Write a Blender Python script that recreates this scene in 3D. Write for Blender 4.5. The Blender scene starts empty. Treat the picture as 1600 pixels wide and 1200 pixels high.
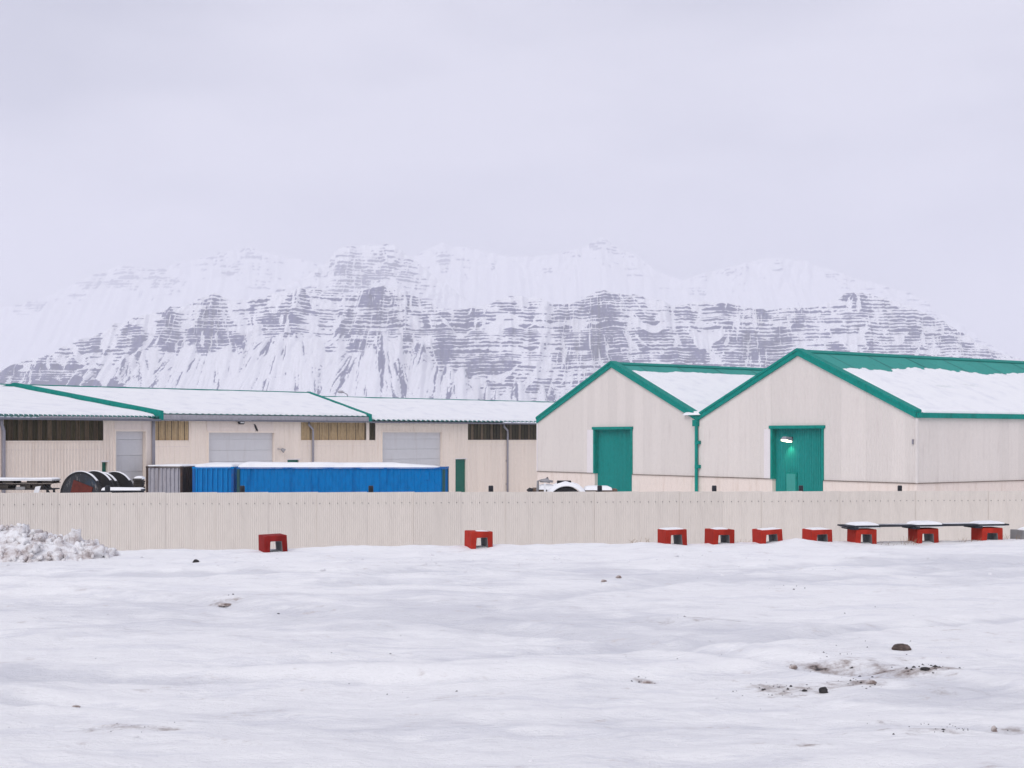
import bpy, bmesh, math, random
import numpy as np
from mathutils import Vector, Matrix, Euler

random.seed(7)
R = math.radians
scene = bpy.context.scene
COL = scene.collection

# ------------------------------------------------------------------ camera
F = 1600 * 50 / 36.0          # focal length in photograph pixels (50 mm on 36 mm)
EYE = 1.7                     # eye height above the near ground
HOR = 684                     # horizon row of the photograph
cam = bpy.data.cameras.new('camera')
cam.lens = 50; cam.sensor_width = 36; cam.sensor_fit = 'HORIZONTAL'
cam.shift_y = (HOR - 600) / 1600.0
cam.clip_start = 0.1; cam.clip_end = 30000
cam_o = bpy.data.objects.new('camera', cam)
COL.objects.link(cam_o)
cam_o.location = (0, 0, EYE)
cam_o.rotation_euler = (R(90), 0, 0)
scene.camera = cam_o

# ------------------------------------------------------------------ world, sun, exposure
SUN_EL, SUN_AZ = 42, 205      # azimuth clockwise from +Y: behind the camera, to the left
w = bpy.data.worlds.new('World'); scene.world = w; w.use_nodes = True
nt = w.node_tree; N = nt.nodes; L = nt.links
N.clear()
out = N.new('ShaderNodeOutputWorld'); bg = N.new('ShaderNodeBackground')
sky = N.new('ShaderNodeTexSky'); sky.sky_type = 'NISHITA'; sky.sun_disc = False
sky.sun_elevation = R(SUN_EL); sky.sun_rotation = R(SUN_AZ)
sky.air_density = 1.0; sky.dust_density = 4.0
tc = N.new('ShaderNodeTexCoord')
mp = N.new('ShaderNodeMapping'); mp.inputs['Scale'].default_value = (1.3, 1.3, 4.2)
nz = N.new('ShaderNodeTexNoise'); nz.inputs['Scale'].default_value = 1.7
nz.inputs['Detail'].default_value = 5; nz.inputs['Roughness'].default_value = 0.5
cr = N.new('ShaderNodeValToRGB')
cr.color_ramp.elements[0].position = 0.40; cr.color_ramp.elements[0].color = (4.6, 4.72, 5.75, 1)
cr.color_ramp.elements[1].position = 0.60; cr.color_ramp.elements[1].color = (7.5, 7.42, 8.4, 1)
mx = N.new('ShaderNodeMix'); mx.data_type = 'RGBA'; mx.inputs[0].default_value = 0.96
L.new(tc.outputs['Generated'], mp.inputs['Vector']); L.new(mp.outputs['Vector'], nz.inputs['Vector'])
L.new(nz.outputs['Fac'], cr.inputs['Fac'])
L.new(sky.outputs['Color'], mx.inputs[6]); L.new(cr.outputs['Color'], mx.inputs[7])
L.new(mx.outputs[2], bg.inputs['Color']); bg.inputs['Strength'].default_value = 0.1
L.new(bg.outputs['Background'], out.inputs['Surface'])

sun = bpy.data.lights.new('sun', 'SUN'); sun.energy = 1.5; sun.angle = R(40); sun.color = (1.0, 0.975, 0.97)
sun_o = bpy.data.objects.new('sun', sun); COL.objects.link(sun_o)
_d = Vector((math.sin(R(SUN_AZ)) * math.cos(R(SUN_EL)), math.cos(R(SUN_AZ)) * math.cos(R(SUN_EL)), math.sin(R(SUN_EL))))
sun_o.rotation_euler = _d.to_track_quat('Z', 'Y').to_euler()

scene.render.engine = 'CYCLES'
scene.view_settings.view_transform = 'Standard'
scene.view_settings.look = 'None'
scene.view_settings.exposure = 0.0
scene.view_settings.gamma = 1.0
scene.view_settings.use_curve_mapping = False
scene.cycles.use_denoising = True
scene.cycles.max_bounces = 8
scene.cycles.volume_bounces = 4
scene.cycles.diffuse_bounces = 4

# ------------------------------------------------------------------ helpers
def at(px, py, Y):
    return Vector(((px - 800) / F * Y, Y, EYE + (HOR - py) / F * Y))

def tag(o, label=None, cat=None, group=None, kind=None):
    if label: o['label'] = label
    if cat: o['category'] = cat
    if group: o['group'] = group
    if kind: o['kind'] = kind
    return o

def thing(name, label, cat, loc=(0, 0, 0), rz=0, group=None):
    o = bpy.data.objects.new(name, None); COL.objects.link(o)
    o.empty_display_size = 0.2
    o.location = loc; o.rotation_euler = (0, 0, rz)
    return tag(o, label, cat, group)

def link(name, me, parent=None, loc=(0, 0, 0), rot=(0, 0, 0)):
    o = bpy.data.objects.new(name, me); COL.objects.link(o)
    o.parent = parent; o.location = loc; o.rotation_euler = rot
    return o

class MB:
    def __init__(s): s.v = []; s.f = []; s.m = []
    def face(s, pts, m=0):
        b = len(s.v); s.v += [tuple(p) for p in pts]; s.f.append(tuple(range(b, b + len(pts)))); s.m.append(m)
    def idx(s, pts, faces, m=0):
        b = len(s.v); s.v += [tuple(p) for p in pts]
        for f in faces: s.f.append(tuple(b + i for i in f)); s.m.append(m)
    def box(s, x0, x1, y0, y1, z0, z1, m=0):
        p = [(x0,y0,z0),(x1,y0,z0),(x1,y1,z0),(x0,y1,z0),(x0,y0,z1),(x1,y0,z1),(x1,y1,z1),(x0,y1,z1)]
        s.idx(p, [(0,3,2,1),(4,5,6,7),(0,1,5,4),(1,2,6,5),(2,3,7,6),(3,0,4,7)], m)
    def hexa(s, p, m=0):
        s.idx(p, [(0,3,2,1),(4,5,6,7),(0,1,5,4),(1,2,6,5),(2,3,7,6),(3,0,4,7)], m)
    def prism(s, prof, y0, y1, m=0, caps=True):     # profile (x,z) counter-clockwise seen from -y
        n = len(prof)
        p = [(x, y0, z) for x, z in prof] + [(x, y1, z) for x, z in prof]
        f = [(i, n + i, n + (i + 1) % n, (i + 1) % n) for i in range(n)]
        if caps: f += [tuple(range(n)), tuple(range(2 * n - 1, n - 1, -1))]
        s.idx(p, f, m)
    def bar(s, a, b, w, h, m=0):                    # beam from a to b
        a = Vector(a); b = Vector(b); d = (b - a).normalized()
        up = Vector((0, 0, 1)) if abs(d.z) < 0.95 else Vector((0, 1, 0))
        r = d.cross(up).normalized(); u = r.cross(d)
        p = []
        for c in (a, b):
            for i, j in ((-1,-1),(1,-1),(1,1),(-1,1)):
                p.append(c + r * (i * w / 2) + u * (j * h / 2))
        s.idx(p, [(0,1,2,3),(7,6,5,4),(0,4,5,1),(1,5,6,2),(2,6,7,3),(3,7,4,0)], m)
    def tube(s, path, rad, n=10, m=0, cap=True):
        path = [Vector(p) for p in path]; rings = []
        rads = rad if isinstance(rad, (list, tuple)) else [rad] * len(path)
        for i, p in enumerate(path):
            d = (path[min(i + 1, len(path) - 1)] - path[max(i - 1, 0)]).normalized()
            up = Vector((0, 0, 1)) if abs(d.z) < 0.9 else Vector((0, 1, 0))
            r = d.cross(up).normalized(); u = r.cross(d)
            rings.append([p + (r * math.cos(2*math.pi*k/n) + u * math.sin(2*math.pi*k/n)) * rads[i] for k in range(n)])
        b = len(s.v)
        for rg in rings: s.v += [tuple(q) for q in rg]
        for i in range(len(path) - 1):
            for k in range(n):
                s.f.append((b+i*n+k, b+i*n+(k+1)%n, b+(i+1)*n+(k+1)%n, b+(i+1)*n+k)); s.m.append(m)
        if cap:
            s.f.append(tuple(b + k for k in reversed(range(n)))); s.m.append(m)
            e = b + (len(path) - 1) * n
            s.f.append(tuple(e + k for k in range(n))); s.m.append(m)
    def mesh(s, name, mats, smooth=False, recalc=True):
        me = bpy.data.meshes.new(name)
        me.from_pydata(s.v, [], s.f)
        for mt in (mats if isinstance(mats, (list, tuple)) else [mats]): me.materials.append(mt)
        me.polygons.foreach_set('material_index', s.m)
        if recalc:
            bm = bmesh.new(); bm.from_mesh(me); bmesh.ops.recalc_face_normals(bm, faces=bm.faces); bm.to_mesh(me); bm.free()
        if smooth: me.polygons.foreach_set('use_smooth', [True] * len(me.polygons))
        me.update()
        return me
    def build(s, name, mats, parent=None, smooth=False, loc=(0,0,0), rot=(0,0,0), bevel=0, recalc=True):
        o = link(name, s.mesh(name, mats, smooth, recalc), parent, loc, rot)
        if bevel:
            b = o.modifiers.new('bevel', 'BEVEL'); b.width = bevel; b.segments = 2; b.limit_method = 'ANGLE'
        return o

def grid_mesh(name, X, Y, Z, mat, attrs=None, smooth=True):
    ny, nx = X.shape
    me = bpy.data.meshes.new(name)
    co = np.stack([X, Y, Z], -1).reshape(-1, 3).astype(np.float32)
    i = np.arange(ny * nx).reshape(ny, nx)
    q = np.stack([i[:-1, :-1], i[:-1, 1:], i[1:, 1:], i[1:, :-1]], -1).reshape(-1, 4)
    me.vertices.add(len(co)); me.vertices.foreach_set('co', co.ravel())
    me.loops.add(q.size); me.loops.foreach_set('vertex_index', q.ravel().astype(np.int32))
    me.polygons.add(len(q))
    me.polygons.foreach_set('loop_start', np.arange(0, q.size, 4, dtype=np.int32))
    me.polygons.foreach_set('use_smooth', np.full(len(q), smooth))
    me.materials.append(mat)
    for k, a in (attrs or {}).items():
        at_ = me.attributes.new(k, 'FLOAT', 'POINT'); at_.data.foreach_set('value', a.ravel().astype(np.float32))
    me.update(calc_edges=True)
    return me

# numpy value noise
def _hash(ix, iy, seed):
    n = (ix.astype(np.int64) * 374761393 + iy.astype(np.int64) * 668265263 + seed * 974711) & 0xffffffff
    n = ((n ^ (n >> 13)) * 1274126177) & 0xffffffff
    n = ((n ^ (n >> 15)) * 2246822519) & 0xffffffff
    return ((n ^ (n >> 16)) & 0xffffff) / float(0x1000000)
def vn(x, y, seed=0):
    x, y = np.broadcast_arrays(np.asarray(x, float), np.asarray(y, float))
    ix = np.floor(x); iy = np.floor(y); fx = x - ix; fy = y - iy
    fx = fx*fx*fx*(fx*(fx*6-15)+10); fy = fy*fy*fy*(fy*(fy*6-15)+10)
    a = _hash(ix, iy, seed); b = _hash(ix+1, iy, seed); c = _hash(ix, iy+1, seed); d = _hash(ix+1, iy+1, seed)
    return (a*(1-fx)+b*fx)*(1-fy) + (c*(1-fx)+d*fx)*fy
def fbm(x, y, oc=4, seed=0, g=0.5):
    t = 0; a = 1; s = 0
    for k in range(oc):
        t = t + a * vn(np.asarray(x)*2**k + 17.3*k, np.asarray(y)*2**k - 9.1*k, seed + k); s += a; a *= g
    return t / s
def ss(a, b, x):
    t = np.clip((x - a) / (b - a), 0, 1); return t*t*(3-2*t)

# ------------------------------------------------------------------ materials
def nodes(name):
    m = bpy.data.materials.new(name); m.use_nodes = True
    t = m.node_tree; t.nodes.clear()
    o = t.nodes.new('ShaderNodeOutputMaterial'); p = t.nodes.new('ShaderNodeBsdfPrincipled')
    t.links.new(p.outputs[0], o.inputs[0])
    return m, t.nodes, t.links, p
def mixc(n, l, fac, a, b, blend='MIX'):
    x = n.new('ShaderNodeMix'); x.data_type = 'RGBA'; x.blend_type = blend
    for sock, v in ((0, fac), (6, a), (7, b)):
        if hasattr(v, 'links'): l.new(v, x.inputs[sock])
        elif sock == 0: x.inputs[0].default_value = v
        else: x.inputs[sock].default_value = (*v, 1)
    return x.outputs[2]
def noise(n, l, scale, detail=4, rough=0.55, stretch=(1, 1, 1), coord='Object'):
    c = n.new('ShaderNodeTexCoord'); m = n.new('ShaderNodeMapping'); m.inputs['Scale'].default_value = stretch
    t = n.new('ShaderNodeTexNoise'); t.inputs['Scale'].default_value = scale
    t.inputs['Detail'].default_value = detail; t.inputs['Roughness'].default_value = rough
    l.new(c.outputs[coord], m.inputs[0]); l.new(m.outputs[0], t.inputs['Vector'])
    return t.outputs['Fac']
def ramp(n, l, src, a, b):
    r = n.new('ShaderNodeMapRange'); r.interpolation_type = 'SMOOTHSTEP'
    r.inputs['From Min'].default_value = a; r.inputs['From Max'].default_value = b
    l.new(src, r.inputs['Value']); return r.outputs[0]
def bump(n, l, p, src, strength, dist):
    b = n.new('ShaderNodeBump'); b.inputs['Strength'].default_value = strength; b.inputs['Distance'].default_value = dist
    l.new(src, b.inputs['Height']); l.new(b.outputs[0], p.inputs['Normal'])

def paint(name, col, rough=0.55, dirt=None, dirt_amt=0.35, var=0.12, streak=(3, 3, 0.35), rust=0.0, rnd=0.06, spec=0.3, coord='Object'):
    m, n, l, p = nodes(name)
    dirt = dirt or tuple(c * 0.55 for c in col)
    f1 = noise(n, l, 0.9, 5, 0.6, streak, coord)
    f2 = noise(n, l, 6.0, 4, 0.6, (1, 1, 0.5), coord)
    c = mixc(n, l, ramp(n, l, f1, 0.50, 0.86), col, tuple(a*(1-dirt_amt) + b*dirt_amt for a, b in zip(col, dirt)))
    c = mixc(n, l, ramp(n, l, f2, 0.35, 0.8), c, mixc(n, l, 1.0, c, (1-var,)*3, 'MULTIPLY'))
    if rust:
        f3 = noise(n, l, 1.6, 6, 0.7, (2.2, 2.2, 0.5), coord)
        c = mixc(n, l, ramp(n, l, f3, 0.72 - rust*0.22, 0.80 - rust*0.15), c, (0.14, 0.06, 0.03))
    if rnd:
        oi = n.new('ShaderNodeObjectInfo')
        mr = n.new('ShaderNodeMapRange'); mr.inputs['To Min'].default_value = 1 - rnd; mr.inputs['To Max'].default_value = 1.0
        l.new(oi.outputs['Random'], mr.inputs['Value'])
        cc = n.new('ShaderNodeCombineColor')
        for i in range(3): l.new(mr.outputs[0], cc.inputs[i])
        c = mixc(n, l, 1.0, c, cc.outputs[0], 'MULTIPLY')
    l.new(c, p.inputs['Base Color'])
    p.inputs['Roughness'].default_value = rough; p.inputs['Specular IOR Level'].default_value = spec
    bump(n, l, p, f2, 0.15, 0.01)
    return m

def snow_mat(name, col=(0.86, 0.865, 0.875), bscale=7.0, bdist=0.03, grey=(0.74, 0.75, 0.79)):
    m, n, l, p = nodes(name)
    f1 = noise(n, l, 0.8, 5, 0.6); f2 = noise(n, l, bscale, 5, 0.65)
    c = mixc(n, l, ramp(n, l, f1, 0.45, 0.8), col, grey)
    l.new(c, p.inputs['Base Color']); p.inputs['Roughness'].default_value = 0.85
    p.inputs['Specular IOR Level'].default_value = 0.2
    bump(n, l, p, f2, 0.6, bdist)
    return m

M = {}
M['snow'] = snow_mat('snow')
M['crumb'] = snow_mat('crumbled_snow', (0.74, 0.74, 0.755), grey=(0.6, 0.59, 0.6))
M['fence'] = paint('fence_beige', (0.735, 0.68, 0.62), 0.6, dirt=(0.55, 0.50, 0.46), dirt_amt=0.6, var=0.06, rnd=0.06)
M['cream'] = paint('cream_wall_paint', (0.87, 0.76, 0.66), 0.65, dirt=(0.60, 0.46, 0.36), dirt_amt=0.55, var=0.05, rnd=0.05)
M['pale'] = paint('pale_cladding', (0.76, 0.71, 0.67), 0.6, dirt=(0.62, 0.56, 0.53), dirt_amt=0.6, var=0.05, rnd=0.07)
M['white_panel'] = paint('white_panel', (0.78, 0.73, 0.73), 0.6, var=0.04, dirt_amt=0.15, rnd=0)
M['plinth'] = paint('plinth_render', (0.80, 0.70, 0.63), 0.8, dirt=(0.5, 0.36, 0.26), dirt_amt=0.5, var=0.07, rnd=0)
M['teal'] = paint('teal_sheet', (0.014, 0.28, 0.255), 0.6, dirt=(0.0, 0.15, 0.14), dirt_amt=0.5, var=0.15, rnd=0.06, spec=0.12)
M['teal_trim'] = paint('teal_trim', (0.002, 0.255, 0.21), 0.6, dirt=(0.0, 0.11, 0.09), dirt_amt=0.7, var=0.25, streak=(2, 2, 2), rnd=0, spec=0.12)
M['teal_roof'] = paint('teal_roof', (0.05, 0.33, 0.29), 0.6, dirt=(0.05, 0.2, 0.18), dirt_amt=0.5, var=0.1, rnd=0.08, spec=0.15)
M['teal_edge'] = paint('teal_sheet_edge', (0.02, 0.16, 0.15), 0.5, rnd=0)
M['green_door'] = paint('green_door', (0.006, 0.135, 0.095), 0.45, var=0.15, rnd=0.1)
M['door_grey'] = paint('grey_door_panel', (0.63, 0.625, 0.64), 0.6, dirt=(0.42, 0.36, 0.33), dirt_amt=0.4, var=0.04, rnd=0.03)
M['gutter'] = paint('grey_gutter', (0.17, 0.175, 0.21), 0.45, var=0.2, rnd=0.05)
M['pipe'] = paint('grey_downpipe', (0.30, 0.29, 0.33), 0.45, var=0.15, rnd=0.05)
M['fascia'] = paint('grey_fascia', (0.42, 0.41, 0.45), 0.5, var=0.2, streak=(3, 3, 0.6), dirt_amt=0.6, rnd=0)
M['dark_panel'] = paint('dark_translucent_sheet', (0.095, 0.08, 0.045), 0.5, dirt=(0.025, 0.02, 0.014), dirt_amt=0.8, var=0.3, rnd=0.55, spec=0.15)
M['yellow_panel'] = paint('yellowed_translucent_sheet', (0.50, 0.36, 0.20), 0.5, dirt=(0.10, 0.075, 0.04), dirt_amt=0.9, var=0.25, rnd=0.25)
M['dark_panel_lit'] = paint('lit_rib_translucent_sheet', (0.17, 0.125, 0.08), 0.5, dirt=(0.06, 0.05, 0.03), dirt_amt=0.8, var=0.3, rnd=0.4, spec=0.15)  # lighter copy of the dark sheet; alternating panes paint in the lit ribs
M['dark_recess'] = paint('recess_shade', (0.03, 0.028, 0.025), 0.8, rnd=0)  # near-black backing: shade of the recess painted behind the pane gaps
M['blue'] = paint('container_blue', (0.0, 0.165, 0.45), 0.7, dirt=(0.0, 0.06, 0.22), dirt_amt=0.8, var=0.2, rust=0.10, rnd=0.06, spec=0.08)
M['blue_light'] = paint('container_light_blue', (0.004, 0.215, 0.55), 0.7, dirt=(0.0, 0.06, 0.22), dirt_amt=0.5, var=0.15, rust=0.12, rnd=0.06, spec=0.08)
M['blue_frame'] = paint('container_blue_frame', (0.002, 0.11, 0.36), 0.7, dirt=(0.02, 0.04, 0.05), dirt_amt=0.9, var=0.3, rust=0.5, rnd=0)
M['green_frame'] = paint('container_green_post', (0.012, 0.07, 0.075), 0.6, dirt=(0.05, 0.04, 0.03), dirt_amt=0.7, rust=0.45, rnd=0)
M['cgrey'] = paint('container_grey', (0.40, 0.39, 0.425), 0.6, dirt=(0.20, 0.15, 0.13), dirt_amt=0.7, var=0.2, rust=0.15, rnd=0)
M['crust'] = paint('rusty_steel', (0.055, 0.035, 0.03), 0.8, dirt=(0.12, 0.06, 0.04), dirt_amt=0.6, var=0.3, rust=0.6, rnd=0)
M['red'] = paint('red_block_paint', (0.50, 0.042, 0.027), 0.85, dirt=(0.27, 0.025, 0.02), dirt_amt=0.8, var=0.3, streak=(3, 3, 1.5), rust=0.08, rnd=0.25, spec=0.12)
M['red_dark'] = paint('dark_red_block_paint', (0.27, 0.020, 0.018), 0.8, dirt=(0.14, 0.015, 0.014), dirt_amt=0.8, var=0.35, streak=(3, 3, 1.5), rust=0.05, rnd=0, spec=0.12)
M['concrete'] = paint('dark_concrete', (0.22, 0.225, 0.235), 0.9, var=0.3, dirt_amt=0.6, streak=(4, 4, 4), rnd=0.1)
M['concrete_l'] = paint('grey_concrete', (0.28, 0.28, 0.28), 0.9, var=0.3, dirt_amt=0.6, streak=(4, 4, 4), rnd=0.1)
M['plank'] = paint('dark_board', (0.022, 0.026, 0.036), 0.7, var=0.3, streak=(0.6, 4, 4), rnd=0)
M['wood'] = paint('weathered_wood', (0.055, 0.045, 0.038), 0.85, dirt=(0.14, 0.11, 0.08), dirt_amt=0.6, var=0.35, streak=(0.7, 4, 4), rnd=0.4)
M['brown_wood'] = paint('brown_wood', (0.16, 0.11, 0.08), 0.85, var=0.35, streak=(0.7, 4, 4), rnd=0.2)
M['black'] = paint('black_steel', (0.018, 0.019, 0.023), 0.5, var=0.3, rnd=0.1)
M['post'] = paint('dark_post', (0.022, 0.025, 0.033), 0.45, var=0.3, rnd=0.1)
M['rubber'] = paint('tyre_rubber', (0.016, 0.016, 0.018), 0.8, var=0.2, rnd=0)
M['steel'] = paint('grey_steel', (0.33, 0.32, 0.33), 0.5, var=0.3, dirt_amt=0.5, rnd=0, rust=0.2)
M['white_paint'] = paint('white_paint', (0.72, 0.72, 0.73), 0.5, var=0.08, rnd=0)
M['red_plate'] = paint('rust_red_plate', (0.13, 0.022, 0.014), 0.75, dirt=(0.08, 0.02, 0.015), dirt_amt=0.8, var=0.35, streak=(3, 3, 3), rnd=0)
M['feather'] = paint('black_feather', (0.010, 0.010, 0.014), 0.5, var=0.2, rnd=0)
M['grass'] = paint('dry_grass', (0.30, 0.21, 0.13), 0.9, rnd=0)

def drum_mat():
    m, n, l, p = nodes('weathered_drum_flange')
    f = noise(n, l, 2.4, 7, 0.75, (2.6, 2.6, 0.8)); g = noise(n, l, 1.3, 4, 0.6)
    c = mixc(n, l, ramp(n, l, f, 0.53, 0.66), (0.020, 0.022, 0.028), (0.27, 0.25, 0.24))
    c = mixc(n, l, ramp(n, l, g, 0.5, 0.66), c, (0.016, 0.032, 0.055))
    l.new(c, p.inputs['Base Color']); p.inputs['Roughness'].default_value = 0.75
    return m
M['drum'] = drum_mat()
M['drum_dark'] = paint('dark_drum', (0.018, 0.018, 0.022), 0.7, dirt=(0.06, 0.045, 0.035), dirt_amt=0.6, var=0.3, rnd=0.1)

def emit(name, col, s):
    m = bpy.data.materials.new(name); m.use_nodes = True; t = m.node_tree; t.nodes.clear()
    o = t.nodes.new('ShaderNodeOutputMaterial'); e = t.nodes.new('ShaderNodeEmission')
    e.inputs[0].default_value = (*col, 1); e.inputs[1].default_value = s; t.links.new(e.outputs[0], o.inputs[0])
    return m
M['lit'] = emit('lit_lamp_glass', (1.0, 0.86, 0.62), 6)

def ground_mat():
    m, n, l, p = nodes('icy_snow_ground')
    def attr(nm):
        a = n.new('ShaderNodeAttribute'); a.attribute_name = nm; return a.outputs['Fac']
    def math_(op, a, b):
        x = n.new('ShaderNodeMath'); x.operation = op
        for i, v in enumerate((a, b)):
            if hasattr(v, 'links'): l.new(v, x.inputs[i])
            else: x.inputs[i].default_value = v
        return x.outputs[0]
    big = noise(n, l, 0.8, 7, 0.66, (0.5, 1.0, 1)); mid = noise(n, l, 2.8, 8, 0.7, (0.5, 1.2, 1)); fine = noise(n, l, 26, 6, 0.75, (0.6, 1, 1))
    ice = math_('ADD', attr('ice'), math_('ADD', math_('MULTIPLY', math_('SUBTRACT', big, 0.5), 0.9), math_('MULTIPLY', math_('SUBTRACT', mid, 0.5), 0.8)))
    icem = ramp(n, l, ice, 0.24, 0.62)
    c = mixc(n, l, icem, (0.93, 0.93, 0.93), (0.755, 0.76, 0.785))
    glz = noise(n, l, 1.5, 10, 0.74, (0.42, 1.25, 1)); glz2 = noise(n, l, 4.5, 9, 0.74, (0.45, 1.2, 1))
    c = mixc(n, l, ramp(n, l, glz, 0.535, 0.575), c, mixc(n, l, 1.0, c, (0.925, 0.928, 0.945), 'MULTIPLY'))
    c = mixc(n, l, ramp(n, l, glz2, 0.57, 0.62), c, mixc(n, l, 1.0, c, (0.945, 0.94, 0.945), 'MULTIPLY'))
    grit = noise(n, l, 9, 6, 0.75, (0.8, 1, 1))
    c = mixc(n, l, ramp(n, l, math_('MULTIPLY', grit, mid), 0.31, 0.44), c, (0.68, 0.64, 0.625))
    d = math_('ADD', attr('dirt'), math_('ADD', math_('MULTIPLY', math_('SUBTRACT', mid, 0.5), 1.3), math_('MULTIPLY', math_('SUBTRACT', grit, 0.5), 1.7)))
    c = mixc(n, l, ramp(n, l, d, 0.36, 1.05), c, (0.30, 0.24, 0.215))
    c = mixc(n, l, ramp(n, l, d, 0.90, 1.05), c, (0.035, 0.03, 0.03))
    l.new(c, p.inputs['Base Color'])
    r = n.new('ShaderNodeMapRange'); r.inputs['To Min'].default_value = 0.8; r.inputs['To Max'].default_value = 0.42
    l.new(icem, r.inputs['Value']); l.new(r.outputs[0], p.inputs['Roughness'])
    p.inputs['Specular IOR Level'].default_value = 0.35
    hgt = math_('ADD', math_('MULTIPLY', mid, 0.9), math_('ADD', math_('MULTIPLY', fine, 0.30), math_('MULTIPLY', glz2, -0.35)))
    bump(n, l, p, hgt, 1.0, 0.05)
    return m
M['ground'] = ground_mat()

def mountain_mat():
    m, n, l, p = nodes('snowy_rock')
    a = n.new('ShaderNodeAttribute'); a.attribute_name = 'rock'
    f = noise(n, l, 0.11, 4, 0.65, (1, 1, 1.6)); g = noise(n, l, 0.012, 4, 0.6)
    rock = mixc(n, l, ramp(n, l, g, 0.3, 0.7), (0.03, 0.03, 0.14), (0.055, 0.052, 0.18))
    ad = n.new('ShaderNodeMath'); ad.operation = 'MULTIPLY_ADD'
    l.new(f, ad.inputs[0]); ad.inputs[1].default_value = 0.55
    l.new(a.outputs['Fac'], ad.inputs[2])
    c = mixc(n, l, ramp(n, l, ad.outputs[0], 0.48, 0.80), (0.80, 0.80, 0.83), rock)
    l.new(c, p.inputs['Base Color']); p.inputs['Roughness'].default_value = 0.9; p.inputs['Specular IOR Level'].default_value = 0.1
    return m
M['mountain'] = mountain_mat()

def pile_mat():
    m, n, l, p = nodes('dirty_ploughed_snow')
    f = noise(n, l, 5, 6, 0.7); g = noise(n, l, 22, 5, 0.7)
    c = mixc(n, l, ramp(n, l, f, 0.40, 0.66), (0.84, 0.84, 0.85), (0.46, 0.40, 0.385))
    c = mixc(n, l, ramp(n, l, f, 0.60, 0.70), c, (0.20, 0.16, 0.14))
    l.new(c, p.inputs['Base Color']); p.inputs['Roughness'].default_value = 0.85
    bump(n, l, p, g, 0.6, 0.02)
    return m
M['pile'] = pile_mat()

# ------------------------------------------------------------------ ground
def crest_y(x): return 21.9 + 0.14 * np.clip(x, -60, 60)
CREST_PX = [(-9.5,0.02),(-7.2,0.0),(-5.6,0.005),(-5.0,-0.01),(-4.5,-0.06),(-3.9,-0.075),(-3.2,-0.06),(-2.6,-0.03),(-2.0,-0.02),(-1.4,-0.06),(-0.7,-0.07),(-0.2,-0.04),(0,-0.025),(0.6,-0.06),(1.4,-0.025),(2.05,0.03),(2.4,-0.03),(3.0,-0.03),(3.6,-0.015),(4.1,-0.015),(4.55,0.075),(5.0,-0.01),(5.6,-0.035),(6.3,-0.04),(7.0,-0.03),(7.6,0.0),(8.2,0.03),(9.5,0.03)]
RUTS = ((13.1, 1.25, -0.052, 0.07, 0.20), (14.6, 1.22, -0.052, 0.06, 0.20), (12.7, -0.80, -0.05, 0.06, 0.18), (14.1, -0.72, -0.045, 0.05, 0.18), (16.6, 0.10, 0.012, 0.05, 0.22), (18.3, 0.13, 0.006, 0.05, 0.25),
        (10.2, 0.10, 0.02, 0.045, 0.16), (8.6, -0.12, 0.03, 0.035, 0.13), (11.3, 0.35, 0.02, 0.04, 0.15))
def ruts(x, y, raw=False):
    x = np.asarray(x, float); y = np.asarray(y, float); xc = np.clip(x, -10, 10); t = 0
    for (y0, sl, cv, dep, wd) in RUTS:
        yy = y0 + sl*xc + cv*xc*xc + 0.35*(fbm(xc*0.35, 0*xc + y0, 3, 71) - 0.5)*2
        q = (y-yy)/np.sqrt(1 + (sl+2*cv*xc)**2); k = np.clip(1.6*vn(xc*0.45 + y0, 0*xc + y0*3, 5) - 0.25, 0, 1)*(ss(-0.8, 1.2, x) if sl > 1 else 1)
        g = np.exp(-(q/wd)**2)
        if raw: t = np.maximum(t, g*k)
        else: t = t + 1.35*dep*k*(g - 0.6*np.exp(-((q-1.9*wd)/(wd*0.7))**2) - 0.4*np.exp(-((q+1.9*wd)/(wd*0.7))**2))
    return t
def gz(x, y):
    x = np.asarray(x, float); y = np.asarray(y, float)
    d = y - crest_y(x)
    z = -1.25 * ss(0.35, 6.0, d) - 1.35 * ss(13, 22, d) - 1.7 * ss(98, 128, y)
    near = 1 - ss(26, 60, np.hypot(x, y) * 0.9)
    z = z + near * (0.085 * (fbm(x*0.30, y*0.42, 3, 3) - 0.5) + 0.085 * (fbm(x*0.8, y*1.4, 4, 11) - 0.5)
                    + 0.050 * (np.abs(fbm(x*1.1, y*2.2, 3, 21) - 0.5) * -2 + 0.3) + 0.012 * (fbm(x*7, y*8, 3, 31) - 0.5))
    # ruts driven across the lot
    z = z - near * ruts(x, y)
    # bank of drifted snow along the edge
    c = np.interp(x, [a for a, b in CREST_PX], [b for a, b in CREST_PX])
    z = z + c * np.exp(-((d + 0.1)/0.6)**2) + near * 0.05*(fbm(x*2.2, y*2.2, 3, 41)-0.45)*np.exp(-((d+0.8)/1.3)**2)
    return z

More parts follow.
